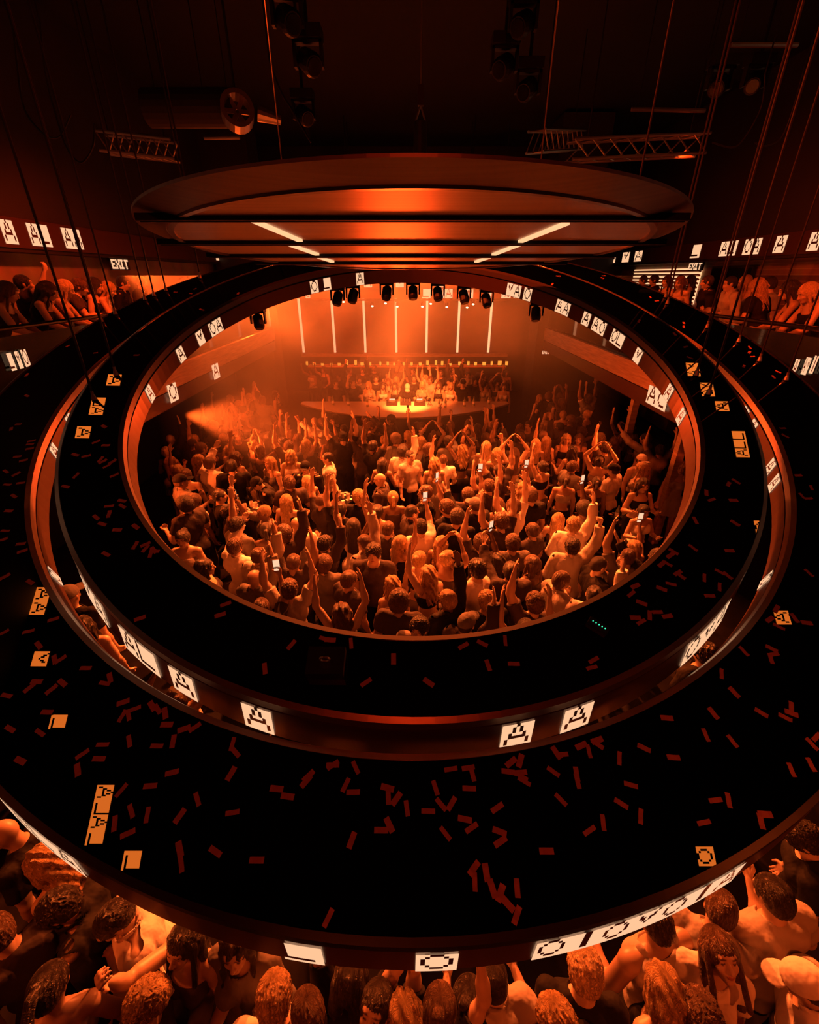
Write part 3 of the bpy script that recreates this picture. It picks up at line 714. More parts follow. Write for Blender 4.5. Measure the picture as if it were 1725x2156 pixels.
# unseen letter panels added high on walls and ceiling, placed for the decks' reflections
def mirrored(lst, X, label):
    t = empty('reflection_panels', (0, 0, 0), label=label, cat='screen')
    for px, py, rg, s, ww in lst:
        p = rg.matrix_world @ on_ring(px, py, rg); d = ray(px, py).normalized(); n = (rg.matrix_world.to_3x3() @ Vector((0, 0, 1))).normalized(); r = d - 2 * d.dot(n) * n
        k = (X - p.x) / r.x if r.x * X > 0 else 1e9; kz = (9.06 - p.z) / r.z; ww *= .6; hz = .13
        if k < kz:
            h = p + r * k; sg = -1 if X > 0 else 1
            tile_mesh(s, lambda u, v: (h.x, h.y + sg * ww * (u - .5), h.z + hz - 2 * hz * v), TB, parent=t); MB().box((h.x + (.03 if X > 0 else -.03), h.y, h.z), (.05, ww + .06, 2 * hz + .06)).build('casing', M['black'], t)
        else:
            h = p + r * kz; sg = 1 if X < 0 else -1
            tile_mesh(s, lambda u, v: (h.x + sg * (hz - 2 * hz * v) , h.y + ww * (u - .5), h.z), TB, parent=t); MB().box((h.x, h.y, h.z + .02), (2 * hz + .06, ww + .06, .03)).build('casing', M['black'], t)
mirrored([(240, 800, RI, 'A', .4), (205, 855, RI, 'AL', .6), (175, 910, RI, 'A', .4), (85, 1265, RO, 'AA', .8), (85, 1387, RO, 'M', .4), (122, 1520, RO, 'L', .35), (210, 1715, RO, 'LALA', 1.3), (277, 1812, RO, 'L', .4)], -6.5, 'added unseen letter panels high on the left, mirrored in the glossy rings')
mirrored([(1460, 778, RI, 'AM', .5), (1490, 820, RI, 'OM', .5), (1521, 855, RI, 'A', .35), (1560, 935, RI, 'ALL', .9), (1605, 1110, RI, 'O', .4), (1648, 1300, RO, 'A', .4), (1487, 1803, RO, 'O', .4)], 8.4, 'added unseen letter panels high on the right, mirrored in the glossy rings')

# ------------------------------------------------------------------ the saucer above
SS = .455; SC = (.014, 7.55 * SS, CAMZ + .381 * SS); STY = -.082
t = empty('ceiling_saucer', SC, (math.atan(STY), 0, 0), label='large round brushed metal saucer hanging over the rings', cat='ceiling disc')
N = 128; RA = 3.16 * SS; RB = 3.50 * SS
MB().lathe([(0, 0), (RA - .03, 0), (RA - .03, .03), (0, .03)], N).build('underside_panel', M['panel'], t)
MB().lathe([(RA - .03, .01), (RA - .03, -.010), (RA, -.010), (RA + .008, .01)], N, closed=True).build('rim', M['trim'], t)
MB().lathe([(RA + .008, .0), (RB, .040), (RB, .052), (RB - .25, .075), (RA - .03, .075), (RA - .03, .01)], N, closed=True).build('bevel', M['panel2'], t, smooth=False)
MB().lathe([(0, .075), (RB - .25, .075), (RB - .25, .08), (0, .12)], N).build('top_cover', M['black'], t)
bpy.context.view_layer.update()
inv = t.matrix_world.inverted()
def on_disc(px, py, z=0.):
    o = inv @ CAM; d = inv.to_3x3() @ ray(px, py); return o + d * ((z - o.z) / d.z)
ly = []
for py in (462, 513, 540, 555):
    y = on_disc(862, py, -.012).y; hw = math.sqrt(max((RB - .01) ** 2 - y * y, .01)); hi_ = math.sqrt(max((RA - .05) ** 2 - y * y, .01))
    MB().box((0, y - .02, -.005), (2 * hw, .014, .03)).box((0, y + .02, -.005), (2 * hw, .014, .03)).box((0, y, .002), (2 * hw, .04, .02)).build('track', M['groove'], t)
for (x0, y0, x1, y1) in ((533, 466, 632, 508), (612, 517, 668, 537), (672, 543, 700, 552), (1193, 472, 1096, 510), (1092, 517, 1040, 537), (1030, 543, 1003, 552)):
    a, b = on_disc(x0, y0, -.01), on_disc(x1, y1, -.01); d = (b - a).normalized(); c = (a + b) / 2
    rm = Matrix(((d.x, -d.y, 0), (d.y, d.x, 0), (0, 0, 1)))
    MB().box((c.x, c.y, -.006), ((b - a).length, .034, .014), rot=rm).build('light_strip', M['tubelight'], t)
for (x, y) in ((-1.0, .9), (1.0, .9), (-1.25, -.4), (1.25, -.4)):
    p = t.matrix_world @ Vector((x, y, .085))
    c = empty('suspension_cable', p, label='thin steel cable holding the round saucer at its %s %s edge' % ('left' if x < 0 else 'right', 'far' if y > 0 else 'near'), cat='cable')
    MB().cyl((0, 0, 0), (0, 0, 9.09 - p.z), .005, n=6).build('wire', M['rope'], c); MB().cyl((0, 0, -.0), (0, 0, .14), .03, n=8).build('clamp', M['steel'], c)

# ------------------------------------------------------------------ cables of the rings
names = ['far left', 'left']
for i, (px, py, rg, rn) in enumerate([(203, 675, RO, 'outer'), (229, 658, RO, 'outer'), (296, 628, RO, 'outer'), (317, 620, RO, 'outer'), (344, 610, RO, 'outer'), (414, 582, RO, 'outer'), (1413, 622, RO, 'outer'), (1405, 640, RO, 'outer'),
                              (1489, 690, RO, 'outer'), (1555, 720, RO, 'outer'), (1599, 760, RO, 'outer'), (1655, 800, RO, 'outer'), (199, 842, RI, 'inner'), (245, 790, RI, 'inner'), (1466, 790, RI, 'inner'), (1492, 830, RI, 'inner')]):
    p = on_ring(px, py, rg, 0); rad = math.hypot(p.x, p.y); lim = (rg['ra'] + .08, rg['rb'] - .08); f = min(max(rad, lim[0]), lim[1]) / rad
    p = rg.matrix_world @ Vector((p.x * f, p.y * f, 0))
    side = 'left' if px < 862 else 'right'
    c = empty('suspension_cable', p, cat='cable')
    c['label'] = 'thin black cable lifting the %s ring on its %s side' % (rn, side)
    c['group'] = 'cables lifting the %s ring on its %s side' % (rn, side)
    MB().cyl((0, 0, .0), (0, 0, 9.09 - p.z), .008, n=6).build('wire', M['rope'], c)
    MB().cyl((0, 0, .001), (0, 0, .035), .02, .012, n=10).cyl((0, 0, .035), (0, 0, .06), .010, n=8).build('clamp', M['steel'], c)
def hung_cable(pts, Y, r, label):
    q = [at_y(x, y, Y) for x, y in pts]
    # Catmull-Rom
    out = []
    for i in range(len(q) - 1):
        p0, p1, p2, p3 = q[max(i - 1, 0)], q[i], q[i + 1], q[min(i + 2, len(q) - 1)]
        for k in range(8):
            s = k / 8; out.append(.5 * ((2 * p1) + (p2 - p0) * s + (2 * p0 - 5 * p1 + 4 * p2 - p3) * s * s + (3 * p1 - p0 - 3 * p2 + p3) * s ** 3))
    out.append(q[-1]); out[0] = Vector((out[0].x, out[0].y, 9.09))
    return tag(MB().tube(out, r).build('power_cable', M['rope']), label, 'cable')
hung_cable([(28, 60), (38, 150), (52, 230), (90, 280), (125, 287), (150, 240)], 6.2, .010, 'thick drooping power cable at the far left under the ceiling')
hung_cable([(84, 40), (95, 150), (113, 225), (140, 310), (170, 342), (195, 310), (199, 260)], 6.2, .010, 'drooping power cable loop beside the far left one, hanging lowest')
hung_cable([(565, 120), (590, 190), (620, 240), (655, 300)], 7.5, .012, 'power cable running down behind the saucer left of centre')
hung_cable([(1612, 150), (1605, 220), (1575, 280), (1545, 310), (1500, 300)], 7.0, .009, 'drooping power cable under the ceiling right of the truss frame')
hung_cable([(1692, 150), (1670, 230), (1645, 290), (1610, 308), (1590, 300)], 7.0, .009, 'drooping power cable at the far right under the ceiling')

# ------------------------------------------------------------------ moving head lamps
def moving_head(loc, aim, label, cat='stage light', lit=False, scale=1., group=None):
    t = empty('stage_light', loc, label=label, cat=cat, group=group); t.scale = (scale,) * 3
    MB().box((0, 0, -.05), (.30, .20, .10)).box((0, 0, -.005), (.06, .12, .02)).build('base', M['black'], t)
    MB().box((-.135, 0, -.20), (.03, .09, .22)).box((.135, 0, -.20), (.03, .09, .22)).box((0, 0, -.11), (.29, .09, .03)).build('yoke', M['black'], t)
    d = Vector(aim).normalized(); c = Vector((0, 0, -.26))
    h = MB(); h.cyl(c - d * .13, c - d * .09, .05, .095, 16); h.cyl(c - d * .09, c + d * .10, .095, .105, 16); h.cyl(c + d * .10, c + d * .15, .105, .085, 16); h.build('lamp_head', M['black'], t)
    l = MB(); l.cyl(c + d * .15, c + d * .158, .074, .07, 16); l.build('lens', M['lens'] if lit else M['blackgloss'], t)
    return t
for i, (px, py) in enumerate([(533, 640), (705, 590), (742, 592), (811, 572), (870, 570), (926, 572), (985, 578), (1032, 592), (1118, 640)]):
    p = on_ring(px, py, RI, -.2); rad = math.hypot(p.x, p.y); a = math.atan2(p.y, p.x); r = RI['ra'] + .13
    q = RI.matrix_world @ Vector((r * math.cos(a), r * math.sin(a), -.205))
    moving_head(q, (.25 * math.cos(a * 5), -.45, -1), 'black moving head lamp under the inner ring, %s from the left' % ['first', 'second', 'third', 'fourth', 'fifth', 'sixth', 'seventh', 'eighth', 'ninth'][i], group='lamps under the inner ring', scale=.5)
for i, (px, py, lb) in enumerate([(605, 30, 'black moving head lamp highest under the ceiling left of centre'), (650, 120, 'black moving head lamp under the ceiling, below the highest left one'), (1102, 40, 'black moving head lamp highest under the ceiling right of centre'),
        (1062, 130, 'black moving head lamp under the ceiling, below the highest right one'), (1112, 178, 'black moving head lamp hanging lowest right of centre'), (1515, 170, 'black moving head lamp under the ceiling at the right above the truss'), (1590, 165, 'black moving head lamp right beside the one above the truss'), (640, 235, 'black moving head lamp hanging by the drooping cable left of centre')]):
    p = at_y(px, py, 8.0 + .4 * i); p.z += .3
    h = moving_head(p, (.5 if px < 862 else -.5, -.8, -.5), lb, scale=1.35)
    MB().cyl((0, 0, 0), (0, 0, (9.09 - p.z) / 1.35), .02, n=8).build('drop_pipe', M['black'], h)
# hook with lamp above the saucer
p = at_y(886, 225, 8.2); t = empty('chain_hoist', p, label='small chain hoist with a forked hook hanging over the saucer', cat='hoist')
MB().cyl((0, 0, .1), (0, 0, 9.09 - p.z), .012, n=6).build('chain', M['steel'], t); MB().box((0, 0, .12), (.08, .08, .22)).build('motor', M['black'], t)
MB().cyl((0, 0, .02), (-.07, 0, -.16), .014, n=6).cyl((0, 0, .02), (.07, 0, -.16), .014, n=6).build('fork', M['steel'], t)
MB().cyl((0, 0, -.16), (0, 0, -.55), .09, .10, n=14).build('canister', M['black'], t)
# duct, fan and bars under the ceiling
p = at_y(420, 228, 9.0); tag(MB().cyl((p.x - .8, p.y, p.z), (p.x + .55, p.y, p.z), .24, n=20).build('air_duct', M['wallp'], smooth=False), 'fat round air duct under the ceiling left of centre', 'duct')
p = at_y(500, 235, 8.8); t = empty('fan_unit', p, label='ventilation fan with round cage under the ceiling left of centre', cat='fan')
MB().lathe([(.18, -.12), (.24, -.12), (.24, .12), (.18, .12)], 20, closed=True).build('housing', M['steel'], t, rot=(R(80), 0, R(20)))
mb = MB()
for k in range(6): mb.box((math.cos(k * 1.047) * .1, math.sin(k * 1.047) * .1, 0), (.15, .06, .02), rz=k * 1.047)
mb.build('blade', M['steel'], t, rot=(R(80), 0, R(20)))
MB().cyl((0, 0, .2), (0, 0, 9.09 - p.z), .02, n=6).build('hanger', M['black'], t)
MB().cyl((.3, 0, -.02), (.62, .1, -.08), .1, .06, n=12).build('nozzle', M['steel'], t)
def truss(pa, pb, w_, label, n=8):
    a, b = Vector(pa), Vector(pb); d = (b - a); L = d.length; d.normalize(); s = d.cross(Vector((0, 0, 1))).normalized() * w_ / 2; u = Vector((0, 0, w_ / 2))
    t = empty('lighting_truss', a, label=label, cat='truss'); c = [s + u, s - u, -s - u, -s + u]; mb = MB()
    for q in c: mb.cyl(q, q + d * L, .024, n=8)
    mb.build('chord', M['steel'], t); mb = MB()
    for i in range(n):
        for j in range(4): mb.cyl(c[j] + d * L * i / n, c[(j + 1) % 4] + d * L * (i + 1) / n, .012, n=6)
    mb.build('brace', M['steel'], t)
    for f in (.12, .88): MB().cyl(d * L * f + u, d * L * f + Vector((0, 0, 9.09 - a.z - (d * L * f).z)), .01, n=6).build('hanger', M['rope'], t)
    return t
truss(at_y(1128, 298, 10.5), at_y(1215, 296, 12.5), .32, 'square lighting truss running across above the right side of the saucer')
truss(at_y(1200, 318, 9.2), at_y(1480, 305, 9.6), .26, 'square lighting truss nearest the drooping cables on the right')
truss(at_y(215, 300, 9.6), at_y(370, 318, 9.6), .26, 'square lighting truss above the left side of the saucer')
for px0, py0, px1, py1, Y, lb in ((1330, 230, 1485, 233, 9.5, 'thin metal bar under the ceiling right of centre'), (1540, 95, 1680, 95, 8.5, 'thin metal bar highest at the right under the ceiling'), (430, 290, 505, 289, 9.5, 'short metal bar just above the saucer left of centre')):
    a, b = at_y(px0, py0, Y), at_y(px1, py1, Y); t = empty('fixture_bar', a, label=lb, cat='bar')
    MB().cyl((0, 0, 0), b - a, .03, n=8).build('pipe', M['steel'], t); [MB().cyl((q, 0, 0), (q, 0, 9.09 - a.z), .008, n=6).build('hanger', M['rope'], t) for q in (.1, (b - a).x - .1)]

# ------------------------------------------------------------------ signs
PF = {'E': ["####", "#...", "###.", "#...", "####"], 'X': ["#..#", "#..#", ".##.", "#..#", "#..#"], 'I': ["###.", ".#..", ".#..", ".#..", "###."], 'T': ["####", ".#..", ".#..", ".#..", ".#.."]}
def exit_sign(c, ax, w_, h_, label):
    t = empty('exit_sign', c, label=label, cat='sign'); ax = Vector(ax).normalized(); nrm = Vector((ax.y, -ax.x, 0)); rz = math.atan2(ax.y, ax.x)
    MB().box(-nrm * .03, (w_, .05, h_), rz=rz).build('casing', M['black'], t)
    mb = MB(); cw = w_ / 20; ch = h_ / 8
    for i, l in enumerate('EXIT'):
        for r, row in enumerate(PF[l]):
            for k, q in enumerate(row):
                if q == '#': mb.box(ax * ((i * 4.7 + k - 8.8) * cw) + nrm * .002 + Vector((0, 0, (2 - r) * ch * 1.3)), (cw, .01, ch * 1.3), rz=rz)
    mb.build('lettering', M['tile2'], t)
p = at_x(251, 546, -6.7); exit_sign((p.x, p.y, 5.03), (0, 1, 0), .75, .24, 'EXIT sign on the left brick wall under the video band')
p = at_x(1464, 562, 8.62); exit_sign((p.x, p.y, 5.04), (0, -1, 0), .75, .22, 'EXIT sign on the right brick wall under the video band')
p = at_y(1150, 742, 16.95); exit_sign((p.x, 16.95, p.z), (1, 0, 0), .30, .13, 'EXIT sign on the dark pier right of the stage')

# ------------------------------------------------------------------ the stage end
t = empty('tube_light_wall', (0, 18.98, 2.1), label='row of seven vertical light tubes on the wall behind the stage', cat='light tubes')
for px in (640, 706, 770, 835, 898, 963, 1028):
    a = at_y(px, 742, 18.95); b = at_y(px, 628, 18.95); b.x = a.x
    MB().box((a.x, -.03, (a.z + b.z) / 2 - 2.1), (.085, .05, b.z - a.z)).build('light_tube', M['tubelight'], t)
MB().box((-.2, -.09, -.12), (8.2, .2, .1)).build('ledge', M['trim'], t)
def header(Y, z0, z1, x0, x1, lst, label):
    t = empty('video_header', ((x0 + x1) / 2, Y, z0), label=label, cat='screen'); cx = (x0 + x1) / 2
    MB().box((0, .05, (z1 - z0) / 2), (x1 - x0, .08, z1 - z0)).build('screen_band', M['led_off'], t)
    [MB().cyl((q, .05, z1 - z0), (q, .05, 9.09 - z0), .02, n=6).build('hanger', M['rope'], t) for q in (-2, 2)]
    for px, py, wd, s in lst:
        p0, p1 = at_y(px - wd / 2, py, Y), at_y(px + wd / 2, py, Y)
        tile_mesh(s, lambda u, v, p0=p0, p1=p1: (p0.x + (p1.x - p0.x) * u - cx, -.0, (z1 - z0) * (.96 - .92 * v)), TW, parent=t)
header(17.6, 4.42, 4.74, -4.2, 4.2, [(648, 602, 12, 'O'), (676, 602, 14, 'L'), (728, 601, 14, 'L'), (775, 600, 17, 'A'), (842, 600, 17, 'M'), (927, 600, 18, 'A'), (1020, 601, 14, 'L'), (1062, 601, 24, 'LM')], 'nearer of the two dark video headers over the stage with lit letters')
header(18.3, 4.05, 4.38, -4.2, 4.2, [(648, 620, 10, 'C'), (898, 620, 18, 'L'), (928, 620, 16, 'M'), (945, 620, 16, 'A'), (989, 620, 15, 'M'), (1028, 620, 15, 'M'), (1066, 620, 20, 'AO'), (1086, 621, 8, 'I')], 'farther of the two dark video headers over the stage with lit letters')
k = 0
for px, py in ((711, 632), (723, 631), (784, 640), (812, 634), (837, 641), (890, 641), (908, 635), (942, 642), (985, 643), (998, 636)):
    p = at_y(px, py, 18.35); d = Vector(((-.1 - .05 * p.x), -.75, -1))
    h = moving_head((p.x, 18.42, p.z + .16), d, 'lit moving head lamp on the bar behind the stage headers, %s from the left' % ['first', 'second', 'third', 'fourth', 'fifth', 'sixth', 'seventh', 'eighth', 'ninth', 'tenth'][k], lit=True, scale=.62, group='lit lamps behind the stage headers')
    q = Vector((p.x, 18.05, p.z - .15)); tgt = q + Vector(((862 - px) * .0016 + (.5 if k % 2 else -.4), -.95, -2.6))
    spot(q, tgt, 1300, 15, .5, .03); k += 1
MB_ = MB().cyl((-3.6, 18.45, 4.0), (3.6, 18.45, 4.0), .035, n=8).cyl((-3.2, 18.45, 4.0), (-3.2, 18.45, 9.09), .012, n=6).cyl((3.2, 18.45, 4.0), (3.2, 18.45, 9.09), .012, n=6)
tag(MB_.build('lighting_bar', M['black']), 'black pipe carrying the lit lamps behind the stage headers', 'bar')
# counter
def arc(n=28):
    out = []
    for i in range(n + 1):
        x = -3.45 + 6.6 * i / n; s = (x + .15) / 3.3; out.append((x, 12.72 + 1.55 * s * s))
    return out
ar = arc(); t = empty('performer_counter', (-.15, 14, 0), label='long curved performer counter with pale glowing top', cat='counter')
L = lambda x, y, z: (x + .15, y - 14, z)
def slab(z0, z1, inset, back, m, name):
    mb = MB(); f = [(x, y + inset) for x, y in ar]; vs = []; n = len(f)
    for x, y in f: vs += [L(x, y, z1), L(x, min(back, max(y + .25, back - abs(x + .15) * 0)), z1), L(x, y, z0), L(x, max(back, y + .05), z0)]
    fs = []
    for i in range(n - 1):
        a, b = 4 * i, 4 * i + 4; fs += [(a, b, b + 1, a + 1), (a + 2, a + 3, b + 3, b + 2), (a, a + 2, b + 2, b), (a + 1, b + 1, b + 3, a + 3)]
    fs += [(0, 1, 3, 2), (4 * n - 4, 4 * n - 2, 4 * n - 1, 4 * n - 3)]
    return mb.add(vs, fs).build(name, m, t)
slab(1.14, 1.20, 0, 14.55, M['counter'], 'counter_top'); slab(.0, 1.139, .10, 14.5, M['black'], 'front_panel')
mb = MB(); mb.tube([L(x, y - .012, 1.17) for x, y in ar], .02); mb.build('metal_edge', M['trim'], t)
# equipment on the counter
def deck_player(x, y, label, big=False):
    e = empty('mixer' if big else 'media_player', (x, y, 1.201), (0, 0, 0), label=label, cat='mixer' if big else 'music player')
    MB().box((0, 0, .05), (.34, .40, .10)).build('casing', M['black'], e)
    if big:
        mb = MB()
        for i in range(4):
            for j in range(5): mb.cyl((-.12 + .08 * i, -.12 + .07 * j, .10), (-.12 + .08 * i, -.12 + .07 * j, .125), .012, n=8)
        mb.build('knob', M['steel'], e)
    else:
        MB().cyl((0, -.04, .10), (0, -.04, .12), .11, n=24).build('jog_wheel', M['steel'], e); MB().box((0, .14, .115), (.18, .01, .05)).build('display', M['screen'], e)
for x, y, lb, b in ((-.55, 14.2, 'media player left of the mixer on the curved counter', 0), (-.12, 14.25, 'mixer in the middle of the curved counter', 1), (.32, 14.2, 'media player right of the mixer on the curved counter', 0)): deck_player(x, y, lb, b)
for i, (x, y) in enumerate([(-2.4, 14.1), (-1.9, 14.0), (-1.3, 13.9), (.9, 13.7), (1.1, 13.8), (1.7, 13.9), (2.0, 14.0), (2.5, 14.2)]):
    e = empty('bottle', (x, y, 1.2), label='dark bottle standing on the curved counter, %s from the left' % ['first', 'second', 'third', 'fourth', 'fifth', 'sixth', 'seventh', 'eighth'][i], cat='bottle', group='bottles on the curved counter')
    MB().lathe([(0, 0), (.038, 0), (.04, .02), (.04, .18), (.015, .24), (.013, .30), (0, .30)], 12).build('glass', M['bottle'], e); MB().lathe([(.041, .06), (.041, .14)], 12).build('paper_label', M['paper'], e)
# two desk lamps / cameras on stands seen as dark silhouettes on the counter
for x, lb in ((-.05, 'small dark camera on a short tripod at the middle front of the counter'), (.62, 'small dark camera on a short tripod right of the performer')):
    y = 13.2 if x < 0 else 14.0; e = empty('camera_stand', (x, y, 1.2), label=lb, cat='camera')
    mb = MB()
    for k in range(3): mb.cyl((0, 0, .16), (.1 * math.cos(k * 2.09), .1 * math.sin(k * 2.09), 0), .008, n=6)
    mb.build('tripod', M['black'], e); MB().box((0, 0, .2), (.07, .1, .06)).cyl((0, -.05, .2), (0, -.1, .2), .025, n=10).build('camera_body', M['black'], e)
# back bar with lanterns
t = empty('back_bar', (-.1, 18.6, 0), label='dark shelf unit behind the stage crowd carrying small lanterns', cat='shelf')
MB().box((0, .1, .8), (7.6, .3, 1.6)).build('cabinet', M['black'], t); MB().box((0, 0, 1.62), (7.8, .5, .04)).build('shelf', M['wood'], t)
lan = None
for i in range(26):
    px = 648 + i * 16.8 + random.uniform(-3, 3); x = at_y(px, 768, 18.5).x
    if lan is None:
        lan = empty('lantern', (x, 18.5, 1.64)); tag(lan, 'small yellow lantern in the row behind the stage crowd', 'lantern', 'lanterns behind the stage crowd')
        MB().box((0, 0, .08), (.09, .09, .12)).build('glow_body', M['lantern'], lan); MB().box((0, 0, .15), (.11, .11, .02)).box((0, 0, .01), (.11, .11, .02)).build('frame', M['black'], lan); l0 = lan; kids = list(lan.children) if lan.children else [o for o in bpy.data.objects if o.parent == lan]
    else:
        l0 = lan.copy(); COL.objects.link(l0); l0.location = (x, 18.5, 1.64)
        for ch in kids: c = ch.copy(); COL.objects.link(c); c.parent = l0
    l0.scale = (random.uniform(.7, 1.5), 1, random.uniform(.7, 1.5))

# right balcony furnishing: shutter, dark screens
p0, p1 = at_x(1330, 590, 8.8), at_x(1470, 590, 8.8)
t = empty('louvre_panel', (8.8, (p0.y + p1.y) / 2, 4.5), label='lit louvred panel on the right wall behind the silhouettes', cat='panel'); hw = (p0.y - p1.y) / 2
MB().box((.05, 0, 0), (.02, 2 * hw, 1.0)).build('backing', M['tubelight'], t); mb = MB()
for k in range(9): mb.box((.0, 0, -.46 + .11 * k), (.07, 2 * hw, .045), rot=Matrix.Rotation(R(25), 3, 'Y'))
mb.build('slat', M['wood'], t)
p0, p1 = at_x(1495, 595, 8.8), at_x(1582, 595, 8.8)
t = empty('wall_television', (8.78, (p0.y + p1.y) / 2, 4.6), label='black television screen on the right brick wall', cat='television')
MB().box((0, 0, 0), (.06, p0.y - p1.y, .85)).build('frame', M['black'], t); MB().box((-.035, 0, 0), (.012, p0.y - p1.y - .1, .75)).build('screen', M['blackgloss'], t)

# device with green lights on the inner ring
p = on_ring(1258, 1320, RI, 0); t = empty('control_box', p); t.parent = None
t.matrix_world = RI.matrix_world @ Matrix.Translation(p) @ Matrix.Rotation(R(-38), 4, 'Z') @ Matrix.Scale(.6, 4); tag(t, 'small black box with five green lights on the inner ring', 'control box')
MB().box((0, 0, .02), (.16, .06, .04)).build('casing', M['black'], t)
for k in range(5): MB().box((-.05 + .025 * k, 0, .042), (.008, .008, .006)).build('green_light', M['green'], t)
p = on_ring(690, 1402, RI, 0); t = empty('motor_box', p); t.matrix_world = RI.matrix_world @ Matrix.Translation(p); tag(t, 'small black motor box with a lifting eye on the near side of the inner ring', 'motor')
MB().box((0, 0, .035), (.16, .12, .07)).build('casing', M['black'], t); MB().lathe([(.018, .0), (.024, .0), (.024, .008), (.018, .008)], 14, closed=True).build('lifting_eye', M['steel'], t, loc=(0, 0, .09), rot=(R(90), 0, 0))
# ================================================================== haze lying in the lamps' beams
hz = MB().box((0, 0, 0), (8.6, 10.3, 4.4)).build('haze', [], None, loc=(-.4, 13.4, 2.6))
tag(hz, 'drifting smoke haze over the stage and the left of the dance floor', 'haze', kind='stuff')
hm = bpy.data.materials.new('haze'); hm.use_nodes = True; nt = hm.node_tree; nt.nodes.clear()
o_ = nt.nodes.new('ShaderNodeOutputMaterial'); v_ = nt.nodes.new('ShaderNodeVolumeScatter'); v_.inputs['Anisotropy'].default_value = .35
v_.inputs['Color'].default_value = (.95, .9, .85, 1)
tc = nt.nodes.new('ShaderNodeTexCoord'); n1 = nt.nodes.new('ShaderNodeTexNoise'); n1.inputs['Scale'].default_value = .42; n1.inputs['Detail'].default_value = 3; n1.inputs['Distortion'].default_value = .6
r1 = nt.nodes.new('ShaderNodeMapRange'); r1.inputs[1].default_value = .36; r1.inputs[2].default_value = .68; r1.inputs[3].default_value = .15; r1.inputs[4].default_value = 1.9
sx = nt.nodes.new('ShaderNodeSeparateXYZ'); r2 = nt.nodes.new('ShaderNodeMapRange'); r2.inputs[1].default_value = -3.6; r2.inputs[2].default_value = 1.2; r2.inputs[3].default_value = .10; r2.inputs[4].default_value = .014
m_ = nt.nodes.new('ShaderNodeMath'); m_.operation = 'MULTIPLY'
nt.links.new(tc.outputs['Object'], n1.inputs['Vector']); nt.links.new(n1.outputs['Fac'], r1.inputs[0]); nt.links.new(tc.outputs['Object'], sx.inputs[0]); nt.links.new(sx.outputs['X'], r2.inputs[0])
nt.links.new(r1.outputs[0], m_.inputs[0]); nt.links.new(r2.outputs[0], m_.inputs[1]); nt.links.new(m_.outputs[0], v_.inputs['Density']); nt.links.new(v_.outputs[0], o_.inputs['Volume'])
hz.data.materials.append(hm)

# ================================================================== confetti on the rings
CF_O = """256 1664 50;317 1655 5;416 1683 -75;277 1708 -75;311 1716 80;379 1718 55;490 1711 10;242 1734 85;270 1755 25;379 1788 -80;382 1819 -85;454 1793 -35;541 1811 0;583 1661 -5;606 1677 -8;645 1645 50;728 1653 65;744 1668 2;818 1678 -88;835 1682 55;816 1659 -15;857 1702 -82;902 1708 -2;917 1659 -72;929 1694 -50;951 1692 60;979 1725 -12;993 1743 35;938 1755 -52;1047 1701 35;988 1660 -2;803 1748 0;820 1737 -65;741 1769 70;1052 1751 -20;1054 1772 35;998 1828 55;1000 1857 -88;1024 1837 -80;1037 1871 -72;1054 1880 72;1069 1903 -48;1089 1870 -85;1089 1932 72;690 1943 65;1151 1792 0;1104 1645 -30;1181 1684 -45;1216 1645 -75;1328 1653 -15;1308 1692 -32;1270 1732 -82;1241 1749 35;1349 1719 88;1506 1685 8;1534 1685 -78;1482 1732 12;1611 1715 -3;1614 1744 -75;490 1567 75;496 1584 -50;705 1593 35;701 1611 0;752 1597 -65;1072 1590 40;1094 1597 75;1070 1625 -8;1096 1627 5;1098 1635 -30;948 1607 10;985 1610 10;995 1630 -75;1171 1584 -55;1183 1589 5;1240 1582 -75;1255 1555 20;1258 1567 -35;1165 1625 -35;1214 1630 -80;1304 1597 88;1356 1575 -25;1214 1549 25;487 1629 60;650 1634 45;61 1330 15;115 1303 18;7 1333 30;82 1359 -55;128 1389 35;116 1389 -80;181 1407 2;221 1439 -8;244 1416 -80;260 1479 20;78 1436 0;63 1448 40;132 1438 -40;109 1452 40;15 1465 -12;100 1500 0;22 1535 -30;85 1543 -35;217 1568 2;273 1561 -82;331 1571 0;365 1561 80;388 1535 20;417 1522 35;352 1526 2;349 1501 -82;333 1472 -60;334 1491 -60;284 1493 22;271 1506 -80;258 1508 60;174 1588 35;209 1598 0;164 1621 -85;44 1602 -25;363 1627 15;48 1144 8;52 1159 20;12 1118 0;6 1137 20;11 1215 30;64 1226 -30;19 1076 0;30 1045 -30;16 1021 0;35 999 30;57 1014 10;37 962 8;50 970 15;67 929 12;64 936 5;63 945 12;1679 1001 5;1679 1042 -45;1702 1050 5;1703 1207 -40;1623 1275 60;1614 1300 35;1640 1320 -25;1673 1302 -50;1698 1312 -5;1625 1366 -25;1629 1378 10;1623 1387 -70;1559 1366 -45;1519 1419 90;1546 1458 -45;1603 1501 -30;1666 1489 -85;1666 1502 -20;1653 1511 -25;1502 1502 -50;1404 1512 -3;1486 1548 -65;1542 1561 -50;1709 1567 -45;1719 1552 45;1418 1595 -3;1666 1621 -65;1707 1610 -60"""
